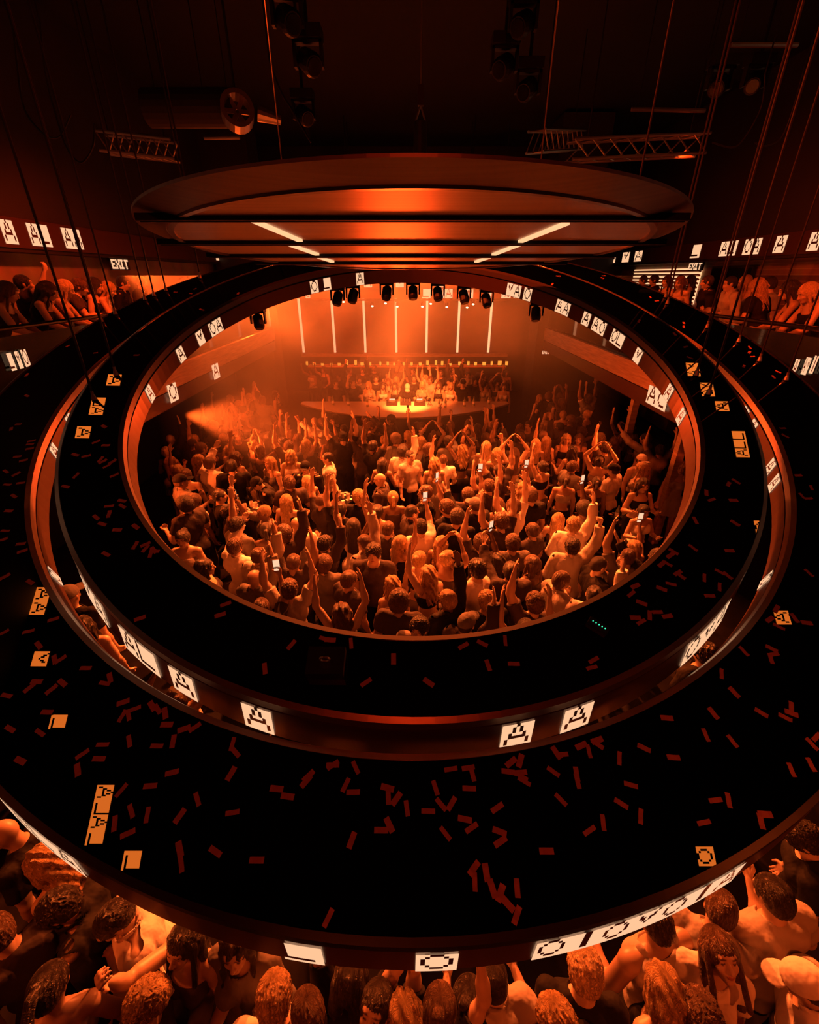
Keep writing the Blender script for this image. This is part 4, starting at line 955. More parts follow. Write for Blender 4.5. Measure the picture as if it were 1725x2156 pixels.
CF_I = """742 1345 -85;697 1343 -2;688 1334 -15;614 1358 50;558 1408 -85;829 1388 -90;771 1437 35;903 1437 -35;1028 1401 -70;973 1345 30;1013 1345 -25;1064 1349 -85;1082 1398 0;1250 1390 30;1246 1406 15;677 1397 75;711 1404 85;132 1027 -10;159 958 -15;182 961 15;203 931 25;223 938 3;217 972 30;240 972 35;252 998 25;272 1049 -8;230 1066 8;258 1066 -30;230 1083 75;203 1090 -40;216 1104 -15;247 1116 0;298 1103 -35;224 1167 -25;285 1149 60;307 1147 25;307 1155 50;336 1151 -50;330 1158 -5;318 1166 75;482 1265 22;464 1295 18;276 1319 20;1479 1035 -85;1544 1054 0;1498 1053 20;1464 1096 -60;1548 1102 -30;1536 1160 0;1459 1154 -35;1516 1205 -25;1540 1217 -38;1483 1217 88;1494 1255 0;1529 1246 88;1407 1155 -30;1404 1165 35;1382 1180 40;1405 1187 -30;1427 1207 30;1433 1213 -35;1413 1230 -12;1393 1240 -20;1334 1231 25;1329 1251 40;1351 1270 -20;1384 1289 2;1368 1296 90;1338 1301 0;1405 1298 10;1350 1310 30;1550 1014 -30"""
cm = MB(); nx = 4; vs = []
for i in range(nx + 1):
    x = -.026 + .052 * i / nx; z = .0012 + .0016 * math.sin(i * 1.7)
    vs += [(x, -.0095, z), (x, .0095, z), (x, .0095, z + .0006), (x, -.0095, z + .0006)]
fs = []
for i in range(nx):
    a, b = 4 * i, 4 * i + 4; fs += [(a, b, b + 1, a + 1), (a + 3, a + 2, b + 2, b + 3), (a, a + 3, b + 3, b), (a + 1, b + 1, b + 2, a + 2)]
fs += [(0, 1, 2, 3), (4 * nx, 4 * nx + 3, 4 * nx + 2, 4 * nx + 1)]
cm.add(vs, fs); c0 = cm.build('confetti_strip', M['confetti']); CME = c0.data; bpy.data.objects.remove(c0)
def sector(p):
    a = math.degrees(math.atan2(p.x, -p.y))          # 0 = nearest the camera
    s = 'right' if a > 0 else 'left'; b = abs(a)
    return 'near middle' if b < 18 else ('near ' + s if b < 50 else (s + ' side' if b < 95 else 'far ' + s))
ncf = 0
def confetti(p, yaw, rg, rn, sc=1.):
    global ncf
    o = bpy.data.objects.new('confetti_strip', CME); COL.objects.link(o); s = sector(p)
    o.matrix_world = rg.matrix_world @ Matrix.Translation((p.x, p.y, .0005 + .0004 * (ncf % 5))) @ Matrix.Rotation(yaw, 4, 'Z') @ Matrix.Diagonal((sc, random.uniform(.85, 1.2), 1, 1)); ncf += 1
    tag(o, 'small red paper confetti strip lying on the %s of the %s ring' % (s, rn), 'confetti', 'confetti on the %s of the %s ring' % (s, rn))
for txt, rg, rn in ((CF_O, RO, 'outer'), (CF_I, RI, 'inner')):
    for e in txt.split(';'):
        px, py, a = map(float, e.split()); c, s = math.cos(R(a)) * 8, -math.sin(R(a)) * 8
        p = on_ring(px, py, rg); q0, q1 = on_ring(px - c, py - s, rg), on_ring(px + c, py + s, rg); d = q1 - q0
        rad = math.hypot(p.x, p.y)
        f = min(max(rad, rg['ra'] + .06), rg['rb'] - .06) / rad
        if abs(f - 1) > .12: continue
        confetti(Vector((p.x * f, p.y * f, 0)), math.atan2(d.y, d.x), rg, rn)
rr = random.Random(5)
while ncf < 298:
    rg, rn = rr.choice(((RO, 'outer'), (RO, 'outer'), (RI, 'inner')))
    a = R(rr.choice((-1, 1)) * rr.uniform(62, 168)); rad = rr.uniform(rg['ra'] + .06, rg['rb'] - .06)
    confetti(Vector((rad * math.sin(a), -rad * math.cos(a), 0)), rr.uniform(0, 3.14), rg, rn, rr.uniform(.7, 1.05))

# ================================================================== people
used = {}
def uniq(lb):
    used[lb] = used.get(lb, 0) + 1; return used[lb] == 1
VAR = {}
def var(sex, arm, top, bot, **k):
    key = (sex, arm, top, bot, tuple(sorted(k.items())))
    if key not in VAR: VAR[key] = make_body(sex, k.pop('cell', .0115), arms=AR[arm], top=top, bottom=bot, **k)
    return VAR[key]
HT = {'short': 'short %s hair', 'crew': 'cropped %s hair', 'curly': 'curly %s hair', 'afro': 'round curly %s hair', 'messy': 'tousled %s hair', 'long': 'long straight %s hair', 'wavy': 'long wavy %s hair', 'bob': 'bobbed %s hair', 'ponytail': 'a %s ponytail', 'bun': '%s hair bun', 'cap': 'baseball cap', 'bald': 'bald head'}
TT = {'tee': 't-shirt', 'polo': 'collared top', 'shirt': 'long-sleeved shirt', 'jacket': 'jacket', 'tank': 'tank top', 'crop': 'crop top', 'dress': 'short dress'}
AT = {'down': 'arms down', 'bent': 'forearms up', 'both_up': 'both arms up', 'right_up': 'right arm up', 'left_up': 'left arm up', 'clap': 'hands overhead', 'reach': 'arm reaching', 'phone': 'hand up'}
def describe(sex, hair, hc, tc, top, arm):
    h = HT[hair]; h = h % hc if '%s' in h else h
    return '%s, %s, %s %s, %s' % ('man' if sex == 'm' else 'woman', h, tc, TT[top], AT[arm])
MV = [('m', 'down', 'tee', 'trousers'), ('m', 'both_up', 'tee', 'trousers'), ('m', 'right_up', 'shirt', 'trousers'), ('m', 'left_up', 'tee', 'trousers'), ('m', 'bent', 'polo', 'trousers'), ('m', 'phone', 'tee', 'trousers'), ('m', 'reach', 'shirt', 'trousers')]
FV = [('f', 'down', 'crop', 'skirt'), ('f', 'both_up', 'dress', None), ('f', 'right_up', 'tank', 'skirt'), ('f', 'left_up', 'crop', 'shorts'), ('f', 'bent', 'dress', None), ('f', 'clap', 'crop', 'skirt'), ('f', 'phone', 'tank', 'trousers'), ('f', 'down', 'dress', None)]
MW = [5, 2, 2, 2, 3, 1.5, 1.5]; FW = [3, 2, 2, 2, 3, 2, 1.5, 2]
MHAIR = ['short'] * 4 + ['messy'] * 4 + ['curly'] * 4 + ['crew', 'crew', 'afro', 'afro', 'cap', 'bald']; FHAIR = ['long', 'long', 'wavy', 'wavy', 'bob', 'ponytail', 'bun']
rc = random.Random(11)
def rand_person(x, y, zone, group, yaw, z0=0., pm=.5, hi=False, force=None):
    for _ in range(60):
        sex = 'm' if rc.random() < pm else 'f'
        v = force or (rc.choices(MV, MW)[0] if sex == 'm' else rc.choices(FV, FW)[0]); sex = v[0]
        hair = rc.choice(MHAIR if sex == 'm' else FHAIR)
        hc = rc.choice(['dark', 'dark', 'brown', 'brown'] if sex == 'm' else ['dark', 'dark', 'brown', 'brown', 'fair', 'fair', 'pale']) if rc.random() < .95 else 'fair'
        tc = rc.choice(['black', 'black', 'black', 'dark', 'dark', 'dark', 'grey', 'pale', 'white'])
        lb = describe(sex, hair, hc, tc, v[2], v[1]) + ', ' + zone
        if lb not in used: break
    uniq(lb); assert len(lb.split()) <= 16, lb
    k = {'cell': .008} if hi else {}
    return place(var(*v, **k), (x, y), yaw, lb, group, skin=rc.choice((0, 0, 1, 1, 3, 2, 4)), hair=hair, hc=hc, tc=tc, bc=rc.choice(['black', 'black', 'dark', 'grey', 'pale'] if sex == 'f' else ['black', 'dark']), z0=z0, scale=rc.uniform(.955, 1.06) if sex == 'm' else rc.uniform(.92, 1.0), capc=rc.choice(['black', 'black', 'grey'])), v

def ring_hit(P, rg):
    inv = rg.matrix_world.inverted(); o = inv @ CAM; q = inv @ Vector(P); d = q - o
    if abs(d.z) < 1e-6: return 9, False
    k = -o.z / d.z; h = o + d * k; return math.hypot(h.x, h.y), 0 < k < 1
def visible(P):
    px, py, dep = to_px(P)
    if dep < .2 or not (-40 < px < 1765 and 0 < py < 2200): return None
    ri, bi = ring_hit(P, RI); ro, bo = ring_hit(P, RO)
    if ri < RI['ra'] + .02: return 'hole'
    if ri > RI['rb'] + .05 and ro < RO['ra'] - .03: return 'gap'
    if ro > RO['rb'] + .02 and py > 1250: return 'out'
    return None
TABLES = []        # (x, y, half length, half width, angle)
def blocked(x, y):
    if y > 12.3 - .0 + 0 and abs(x + .15) < 3.6: return True
    if x < -4.6 and 0: return True
    for tx, ty, a, b, an in TABLES:
        c, s = math.cos(-an), math.sin(-an); dx, dy = x - tx, y - ty
        if abs(c * dx - s * dy) < a + .24 and abs(s * dx + c * dy) < b + .24: return True
    return False

# --- tables with bottles on the floor
def bottle(x, y, z, lb, grp, s=1.):
    e = empty('bottle', (x, y, z), label=lb, cat='bottle', group=grp); e.scale = (s,) * 3
    MB().lathe([(0, 0), (.038, 0), (.041, .02), (.041, .18), (.015, .24), (.013, .30), (0, .30)], 14).build('glass', M['bottle'], e); MB().lathe([(.042, .06), (.042, .14)], 14).build('paper_label', M['paper'], e)
def glass(x, y, z, lb, grp):
    o = MB().lathe([(0, .004), (.03, .004), (.034, .11), (.036, .11), (.032, 0), (0, 0)], 14).build('drinking_glass', M['paper'], None, loc=(x, y, z)); tag(o, lb, 'glass', grp)
def party_table(px0, py0, px1, py1, z, wd, label, short, nb, ng):
    a, b = at_z(px0, py0, z), at_z(px1, py1, z); c = (a + b) / 2; L = (b - a).length; an = math.atan2(b.y - a.y, b.x - a.x)
    TABLES.append((c.x, c.y, L / 2, wd / 2, an)); t = empty('party_table', (c.x, c.y, 0), (0, 0, an), label=label, cat='table')
    MB().box((0, 0, z - .02), (L, wd, .04)).build('tabletop', M['blackgloss'], t); MB().box((0, 0, z / 2 - .02), (L - .12, wd - .1, z - .04)).build('cabinet', M['black'], t)
    MB().box((0, -wd / 2 - .008, z - .02), (L, .016, .03)).build('metal_edge', M['trim'], t)
    u = Vector((math.cos(an), math.sin(an), 0)); v = Vector((-u.y, u.x, 0)); n = nb + ng
    for i in range(n):
        p = c + u * (L * (-.44 + .88 * (i + .5) / n)) + v * rc.uniform(-.3, .3) * wd
        if i % 2 == 0 and nb > 0: bottle(p.x, p.y, z, 'dark bottle with a pale label on ' + short, 'bottles on ' + short, rc.uniform(.8, 1.1)); nb -= 1
        else: glass(p.x, p.y, z, 'pale drinking glass on ' + short, 'glasses on ' + short)
    for i in range(26):
        p = c + u * L * rc.uniform(-.48, .48) + v * wd * rc.uniform(-.45, .45)
        o = MB().box((0, 0, .002), (.07, .05, .003)).build('paper_napkin', M['paper'], None, loc=(p.x, p.y, z), rot=(0, 0, rc.uniform(0, 3))); tag(o, 'crumpled pale paper napkin lying on ' + short, 'napkin', 'napkins on ' + short)
party_table(1012, 1040, 1150, 1012, .98, .42, 'long narrow black table strewn with napkins before the women right of centre', 'the long table right of centre', 4, 5)
party_table(655, 1030, 745, 1052, .80, .50, 'low black table with bottles and glasses left of centre', 'the low table left of centre', 3, 5)
party_table(476, 1074, 545, 1074, 1.0, .45, 'black side table with glasses at the left of the floor', 'the side table at the left', 2, 4)
party_table(1290, 1090, 1350, 1088, .85, .5, 'black table with bottles at the right of the floor', 'the table at the right', 3, 4)

GC = 'people dancing on the main floor'
# --- people told apart in the photo, by head position
def person_at(px, py, zh, yaw, sex, arm, top, bot, hair, hc, tc, bc, label, skin=0, hi=True, scale=1., head=(0, 0, 0), lean=0., side=0., build=1., arms=None, group=None, z0=0., cell=.0078, capc='black'):
    p = at_z(px, py, zh * .95)
    if isinstance(arm, str) and arm in AR: a_ = AR[arm]
    if arms: a_ = arms
    away = abs((yaw + 180) % 360 - 180) < 100
    if away: lean += 13; head = (head[0] + 14, head[1], head[2])
    else: lean -= 4; head = (head[0] - 16, head[1], head[2])
    V = make_body(sex, cell, arms=a_, top=top, bottom=bot, head=head, lean=lean, side=side, build=build)
    uniq(label); POS.append((p.x, p.y))
    return place(V, (p.x, p.y), yaw, label, group or GN, skin=skin, hair=hair, hc=hc, tc=tc, bc=bc, z0=z0, scale=scale * .93, capc=capc), V
POS = []
GN = 'people in front of the outer ring'
H = 1.66
person_at(112, 1900, H, 112, 'm', 'down', 'jacket', 'trousers', 'messy', 'dark', 'black', 'black', 'man in black track jacket looking down to the left, bottom left below the ring', head=(22, 0, 0), lean=14, skin=0)
_, V2 = person_at(232, 1925, H, 128, 'm', 'bent', 'shirt', 'trousers', 'short', 'dark', 'white', 'black', 'man with slick dark hair in white shirt bowing his head, bottom left', head=(34, 8, 0), lean=12, arms=(((-.3, .1, -.95), (.1, .6, -.6), .6), ((.35, .35, -.8), (-.2, .85, .4), 1.3)))
person_at(80, 1800, H, 75, 'f', 'down', 'tank', 'skirt', 'wavy', 'fair', 'black', 'black', 'woman with wavy fair hair directly under the bright ring edge at the left', head=(12, 0, 0))
person_at(-2, 1742, H, 95, 'm', 'down', 'tee', 'trousers', 'bald', 'dark', 'black', 'black', 'man with bald head half cut off at the left picture edge')
person_at(-12, 1960, 1.6, 60, 'm', 'down', 'tee', 'trousers', 'short', 'brown', 'dark', 'black', 'man in dark t-shirt cut off by the left edge, lower left', skin=3)
person_at(98, 2070, 1.62, 25, 'f', 'bent', 'tank', 'trousers', 'ponytail', 'dark', 'pale', 'black', 'woman with dark ponytail in pale top in the bottom left corner', head=(5, -20, 0))
person_at(312, 2098, 1.62, -60, 'm', 'down', 'tee', 'trousers', 'curly', 'fair', 'dark', 'black', 'person with curly fair hair at the bottom edge left of centre', head=(-10, 0, 0), skin=3)
person_at(388, 1985, 1.6, 165, 'f', 'phone', 'dress', None, 'long', 'dark', 'dark', 'black', 'woman with long dark hair and dark dress left of the woman in grey jacket', head=(8, 0, 0))
person_at(500, 1992, 1.6, 175, 'f', 'bent', 'jacket', 'trousers', 'wavy', 'dark', 'grey', 'black', 'woman with long wavy dark hair in grey jacket facing the camera', head=(10, 10, 0))
person_at(572, 2085, 1.68, 8, 'm', 'down', 'polo', 'trousers', 'messy', 'fair', 'white', 'black', 'man with tousled fair hair and white collar seen from behind, bottom left of centre', head=(15, 0, 0), skin=3)
person_at(738, 2050, 1.62, -10, 'f', 'both_up', 'tee', 'trousers', 'bob', 'dark', 'black', 'black', 'woman with bobbed dark hair in black top raising both arms under the blank screen', arms=(((-.35, .45, .75), (-.05, .25, 1), .8), ((.4, .3, .8), (.1, .35, .9), .5)))
person_at(790, 2125, 1.6, 160, 'm', 'down', 'tee', 'trousers', 'short', 'dark', 'dark', 'black', 'man with short dark hair facing the camera at the bottom edge, middle', head=(-20, 0, 0), skin=1)
person_at(852, 2135, 1.6, 20, 'f', 'down', 'tank', 'trousers', 'wavy', 'fair', 'black', 'black', 'woman with long wavy fair hair at the bottom edge in the middle')
person_at(925, 2120, 1.6, -15, 'f', 'left_up', 'tee', 'trousers', 'bun', 'brown', 'black', 'black', 'woman with brown bun stretching one arm up below the O screen', arms=(((-.12, .5, .82), (.12, .2, 1), .3), ((.3, .3, .8), (-.2, .1, 1), .6)))
person_at(1040, 2040, 1.68, 5, 'm', 'bent', 'polo', 'trousers', 'crew', 'dark', 'pale', 'black', 'man with cropped hair in pale collared top just right of the O screen', skin=0)
person_at(985, 2095, 1.5, -30, 'f', 'down', 'tank', 'trousers', 'bun', 'dark', 'dark', 'black', 'shorter woman with dark bun between the O screen and the pale-shirted man', scale=.93)
person_at(1178, 2138, 1.66, 20, 'm', 'down', 'tee', 'trousers', 'messy', 'fair', 'black', 'black', 'man with tousled fair hair in the bottom edge right of centre', head=(15, 15, 0))
person_at(1238, 2030, 1.66, -12, 'm', 'down', 'tee', 'trousers', 'messy', 'pale', 'black', 'black', 'man with pale tousled hair below the left end of the long letter screen', head=(15, 0, 0), skin=3)
person_at(1388, 1925, 1.66, 15, 'm', 'bent', 'tank', 'trousers', 'short', 'dark', 'pale', 'black', 'man in pale tank top right below the middle of the long letter screen', build=1.1, skin=1)
person_at(1400, 2075, 1.6, 18, 'f', 'down', 'tank', 'trousers', 'wavy', 'fair', 'black', 'black', 'woman with long wavy fair hair from behind in front of the tank top man', head=(5, -15, 0))
person_at(1528, 1900, 1.66, -35, 'm', 'right_up', 'tee', 'trousers', 'short', 'brown', 'pale', 'black', 'man in pale t-shirt at the right end of the long letter screen', head=(25, 0, 0), arms=(((-.3, .1, -.9), (.3, .7, -.3), .6), ((.3, .8, .1), (-.4, .6, .6), .5)))
person_at(1518, 2008, 1.6, 160, 'f', 'down', 'tee', 'trousers', 'long', 'brown', 'white', 'black', 'woman with long brown hair looking up at the camera in white t-shirt', head=(-18, 12, 8), skin=0)
person_at(1640, 1868, 1.72, 12, 'm', 'down', 'tee', 'trousers', 'short', 'dark', 'pale', 'black', 'broad-backed man in tight pale t-shirt seen from behind at the lower right', build=1.2, skin=0, scale=1.03, arms=(((-.35, .1, -.9), (-.05, .5, -.9), .5), ((.4, .0, -.9), (.1, .6, -.7), .6)))
person_at(1478, 2135, 1.6, 0, 'm', 'down', 'tee', 'trousers', 'curly', 'brown', 'dark', 'black', 'man with curly brown hair at the bottom edge before the long-haired woman', skin=1)
person_at(1708, 1745, 1.68, 60, 'm', 'down', 'tee', 'trousers', 'curly', 'dark', 'black', 'black', 'man with curly dark hair at the right edge beside the outer ring', head=(20, 0, 0), skin=3)
person_at(1700, 2065, 1.6, 55, 'm', 'bent', 'shirt', 'trousers', 'cap', 'dark', 'white', 'black', 'man in white cap and white shirt in the bottom right corner', head=(10, 0, 0), capc='white')
person_at(650, 2135, 1.55, 30, 'm', 'bent', 'shirt', 'trousers', 'short', 'brown', 'black', 'black', 'man with short brown hair clenching a fist below the blank screen', arms=(((-.3, .3, -.7), (.1, .7, .7), 1.3), ((.3, .1, -.9), (0, .8, -.1), 1.)))

# stage performer and the people round the counter
GS = 'people behind the performer counter'
def stage(px, Y, yaw, v, hair, hc, tc, label, z0=0., skin=0, cell=.0115, scale=1., bc='black', capc='black', V=None, lean=0):
    x = at_y(px, 815, Y).x; uniq(label)
    return place(V or var(*v), (x, Y), yaw, label, GS, skin=skin, hair=hair, hc=hc, tc=tc, bc=bc, z0=z0, scale=scale, capc=capc)
Vd = make_body('m', .0115, lean=22, head=(12, 0, 0), arms=(((-.3, .75, -.5), (.35, .8, -.35), .5), ((.3, .75, -.5), (-.3, .8, -.35), .5)), top='tee', bottom='trousers')
stage(858, 14.85, 180, None, 'cap', 'dark', 'black', 'performer in white cap and black t-shirt leaning over the mixer', V=Vd, capc='white')
sr = [(708, 14.9, 'm', 'down', 'short', 'dark', 'black', 'large man in black standing at the left end of the counter, back to the haze'), (744, 15.0, 'm', 'phone', 'short', 'dark', 'black', 'man in black filming at the counter, next right of the large man'),
      (757, 15.5, 'm', 'down', 'messy', 'brown', 'grey', 'man in grey t-shirt behind the counter, left group'), (776, 15.1, 'f', 'bent', 'long', 'fair', 'pale', 'fair-haired woman in pale dress leaning at the counter, left group'),
      (792, 15.6, 'm', 'bent', 'short', 'dark', 'dark', 'man in dark collared top behind the counter, left group'), (806, 15.0, 'f', 'down', 'long', 'dark', 'white', 'dark-haired woman in white dress at the counter, left group'),
      (818, 15.6, 'f', 'down', 'wavy', 'brown', 'black', 'brown-haired woman in black at the counter, second left of the performer'), (832, 15.0, 'f', 'down', 'long', 'dark', 'black', 'dark-haired woman in black crop top right beside the performer'),
      (835, 15.9, 'f', 'both_up', 'long', 'fair', 'pale', 'woman in pale dress with both arms up left behind the performer'), (872, 15.7, 'm', 'down', 'short', 'dark', 'black', 'man in black right behind the performer'),
      (890, 15.1, 'f', 'bent', 'bob', 'pale', 'pale', 'pale-haired woman in pale dress just right of the performer'), (892, 16.2, 'f', 'both_up', 'wavy', 'pale', 'white', 'woman in white dress with both arms up right behind the performer'),
      (906, 15.4, 'm', 'both_up', 'short', 'brown', 'pale', 'man in pale t-shirt with both arms up right of the performer'), (924, 15.1, 'f', 'down', 'long', 'brown', 'dark', 'brown-haired woman in dark crop top at the counter, right group'),
      (945, 15.6, 'f', 'left_up', 'wavy', 'dark', 'black', 'woman in black crop top with left arm up, right group at the counter'), (950, 14.95, 'f', 'down', 'long', 'fair', 'white', 'fair-haired woman in white crop top at the right of the counter'),
      (975, 14.9, 'm', 'down', 'cap', 'dark', 'black', 'large man in cap standing before the right half of the counter crowd'), (985, 16.3, 'm', 'bent', 'short', 'dark', 'white', 'man in white collared top standing behind the right half of the counter crowd'),
      (1000, 15.3, 'm', 'reach', 'curly', 'dark', 'dark', 'man reaching out at the right end of the counter'), (1022, 15.2, 'f', 'right_up', 'wavy', 'brown', 'pale', 'woman in pale tank top with right arm up at the right end'),
      (1045, 15.4, 'f', 'clap', 'long', 'dark', 'dark', 'woman with hands joined overhead at the far right of the stage crowd'), (1062, 14.9, 'f', 'down', 'ponytail', 'brown', 'white', 'woman with ponytail in white dress at the far right end of the counter')]
for px, Y, sx_, arm, hair, hc, tc, lb in sr:
    v = next(q for q in (MV if sx_ == 'm' else FV) if q[1] == arm); stage(px, Y, 180 + rc.uniform(-25, 25), v, hair, hc, tc, lb, skin=rc.choice((0, 1, 3)), scale=1.04 if sx_ == 'm' else .98, z0=0)
for i in range(16):
    px = 655 + i * 27 + rc.uniform(-6, 6); Y = rc.uniform(16.4, 17.9); x = at_y(px, 800, Y).x
    rand_person(x, Y, 'behind the counter, %s' % ('far left' if px < 720 else 'left' if px < 820 else 'middle' if px < 910 else 'right' if px < 1010 else 'far right'), GS, 180 + rc.uniform(-40, 40))

# balconies
GLB = 'people on the left balcony'; GRB = 'people on the right balcony'
def balc(px, py, X, yaw, v, hair, hc, tc, label, grp, lean=0, skin=0, head=(0, 0, 0), arms=None, scale=1., cell=.0095, z0=3.06):
    p = at_x(px, py, X); uniq(label)
    V = make_body(v[0], cell, arms=arms or AR[v[1]], top=v[2], bottom=v[3], lean=lean + 5, head=head)
    return place(V, (p.x, p.y), yaw, label, grp, skin=skin, hair=hair, hc=hc, tc=tc, bc='black', z0=z0, scale=scale)
LEAN = (((-.25, .75, -.6), (.6, .8, .0), .6), ((.25, .75, -.6), (-.6, .8, .0), .6))
balc(22, 625, -5.15, -70, ('f', 'down', 'tank', 'skirt'), 'long', 'brown', 'dark', 'woman with long brown hair leaning on the left balcony rail at the picture edge', GLB, lean=22, arms=LEAN)
balc(58, 618, -5.75, -60, ('m', 'phone', 'tee', 'trousers'), 'short', 'dark', 'dark', 'man on the left balcony holding his hand high beside the edge woman', GLB)
balc(103, 615, -5.15, -75, ('f', 'down', 'dress', None), 'wavy', 'dark', 'black', 'woman with wavy dark hair and bare shoulders leaning on the left rail', GLB, lean=24, arms=LEAN, head=(0, 10, 0))
balc(140, 612, -5.2, -65, ('f', 'down', 'tank', 'skirt'), 'long', 'pale', 'grey', 'woman with long pale hair leaning on the left balcony rail', GLB, lean=20, arms=LEAN)
balc(172, 615, -5.4, -70, ('m', 'down', 'tee', 'trousers'), 'messy', 'brown', 'dark', 'man with tousled hair next right of the pale-haired woman on the left balcony', GLB, lean=18, arms=LEAN)
balc(205, 615, -5.3, -70, ('f', 'bent', 'dress', None), 'bob', 'dark', 'black', 'woman with bobbed dark hair on the left balcony, third from the ring', GLB, lean=14)
balc(232, 618, -5.2, -70, ('f', 'down', 'tank', 'skirt'), 'long', 'fair', 'pale', 'woman in pale top bending over the left rail nearest the ring', GLB, lean=26, arms=LEAN)
balc(262, 605, -5.6, -75, ('m', 'down', 'shirt', 'trousers'), 'short', 'dark', 'black', 'man in black shirt on the left balcony, seen against the brick wall', GLB, lean=10)
balc(300, 600, -5.7, -80, ('m', 'down', 'tee', 'trousers'), 'short', 'dark', 'dark', 'man farthest along the left balcony before the ring hides it', GLB, lean=10)
balc(1692, 640, 5.15, 80, ('f', 'down', 'tank', 'trousers'), 'long', 'pale', 'black', 'woman with straight pale hair leaning on the right balcony rail', GRB, lean=24, arms=LEAN, skin=0)
balc(1655, 628, 5.25, 60, ('f', 'down', 'dress', None), 'long', 'dark', 'dark', 'woman with long dark hair leaning on the right rail beside the pale-haired one', GRB, lean=20, arms=LEAN)
balc(1610, 622, 5.7, 65, ('m', 'down', 'tee', 'trousers'), 'short', 'dark', 'pale', 'man in pale t-shirt behind the two leaning women on the right balcony', GRB, lean=10)
balc(1580, 645, 5.2, 20, ('f', 'bent', 'tee', 'trousers'), 'wavy', 'fair', 'black', 'woman with curly fair hair in black seen from behind on the right balcony', GRB, lean=16)
balc(1558, 628, 5.9, 100, ('f', 'down', 'tank', 'skirt'), 'long', 'fair', 'pale', 'woman with long fair hair farther back on the right balcony', GRB)
balc(1527, 630, 5.5, 85, ('m', 'bent', 'shirt', 'trousers'), 'crew', 'dark', 'pale', 'man with cropped hair in glittering pale shirt on the right balcony', GRB, lean=8)
balc(1487, 600, 6.0, 80, ('m', 'down', 'shirt', 'trousers'), 'short', 'dark', 'black', 'broad man in black before the television on the right balcony', GRB, lean=4)
balc(1455, 585, 7.4, 60, ('f', 'down', 'tank', 'trousers'), 'wavy', 'dark', 'black', 'right one of two dark silhouettes before the louvred panel', GRB)
balc(1433, 585, 7.4, 40, ('f', 'down', 'tee', 'trousers'), 'bob', 'dark', 'black', 'left one of two dark silhouettes before the louvred panel', GRB)
balc(1425, 622, 5.6, 120, ('f', 'down', 'crop', 'skirt'), 'wavy', 'brown', 'pale', 'woman in pale crop top close by the ring on the right balcony', GRB, lean=10)
balc(1400, 610, 5.9, 110, ('f', 'down', 'dress', None), 'long', 'dark', 'dark', 'woman with long dark hair and lit face on the right balcony', GRB, lean=6)
balc(1375, 597, 6.4, 90, ('m', 'down', 'tee', 'trousers'), 'messy', 'dark', 'black', 'man in black on the right balcony, second from the far end', GRB)
balc(1352, 600, 6.4, 90, ('m', 'down', 'tee', 'trousers'), 'short', 'dark', 'dark', 'man in dark t-shirt on the right balcony at the far end', GRB, lean=6)

# people who stand out in the middle of the floor
def floor_p(px, py, yaw, v, hair, hc, tc, bc, label, skin=0, z=1.63, **k):
    p = at_z(px, py, z); uniq(label); POS.append((p.x, p.y))
    V = make_body(v[0], .0095, arms=k.pop('arms', AR[v[1]]), top=v[2], bottom=v[3], **{q: k[q] for q in ('lean', 'head', 'side', 'build') if q in k}) if any(q in k for q in ('lean', 'head', 'build')) else var(*v)
    return place(V, (p.x, p.y), yaw, label, GC, skin=skin, hair=hair, hc=hc, tc=tc, bc=bc, scale=k.get('scale', 1.), capc=k.get('capc'))
floor_p(1024, 940, -8, ('f', 'down', 'tank', 'skirt'), 'long', 'pale', 'white', 'pale', 'woman with long pale hair and bright skirt at the left end of the long table')
floor_p(1046, 955, 10, ('f', 'phone', 'tank', 'trousers'), 'long', 'fair', 'dark', 'dark', 'fair-haired woman next right of the bright-skirted one at the long table')
floor_p(1083, 955, 0, ('f', 'clap', 'crop', 'skirt'), 'long', 'brown', 'grey', 'black', 'brown-haired woman in black skirt with arms overhead at the long table')
floor_p(1128, 935, 0, ('f', 'down', 'crop', 'skirt'), 'long', 'pale', 'black', 'pale', 'pale-haired woman in pale skirt beyond the right half of the long table')
floor_p(1150, 930, 15, ('f', 'left_up', 'crop', 'shorts'), 'long', 'fair', 'black', 'black', 'fair-haired woman with left arm up beyond the right end of the long table')
floor_p(1193, 925, 170, ('f', 'down', 'crop', 'skirt'), 'wavy', 'pale', 'black', 'grey', 'woman with bright wavy hair facing the camera right of the long table')
floor_p(1219, 925, 150, ('f', 'down', 'dress', None), 'long', 'brown', 'black', 'black', 'long-haired woman in black beside the bright wavy-haired one')
floor_p(1262, 975, -30, ('f', 'clap', 'crop', 'skirt'), 'bun', 'dark', 'pale', 'black', 'woman with hair bun clapping overhead at the right of the floor', z=1.6)
floor_p(1292, 990, 40, ('m', 'down', 'tee', 'trousers'), 'cap', 'dark', 'pale', 'black', 'man in cap and pale t-shirt behind the clapping woman', build=1.1, head=(5, 0, 0))
floor_p(1352, 970, 190, ('m', 'down', 'tank', 'trousers'), 'cap', 'dark', 'pale', 'black', 'man in a pale cap and vest at the far right of the floor', build=1.05, capc='white')
floor_p(1355, 1022, 180, ('f', 'bent', 'crop', 'skirt'), 'wavy', 'dark', 'black', 'black', 'dark-haired woman in black crop top facing the camera at the right', head=(5, 0, 0))
floor_p(1362, 1058, 185, ('f', 'bent', 'tank', 'skirt'), 'ponytail', 'dark', 'white', 'black', 'woman in white top seated lower in front at the right', scale=.9, head=(0, 0, 0))
floor_p(1435, 985, 150, ('f', 'down', 'dress', None), 'wavy', 'pale', 'pale', 'black', 'pale-haired woman at the right edge of the ring opening', head=(0, 0, 0))
floor_p(500, 920, -150, ('m', 'down', 'tee', 'trousers'), 'short', 'brown', 'dark', 'pale', 'man in light jeans standing in the haze at the left', skin=1)
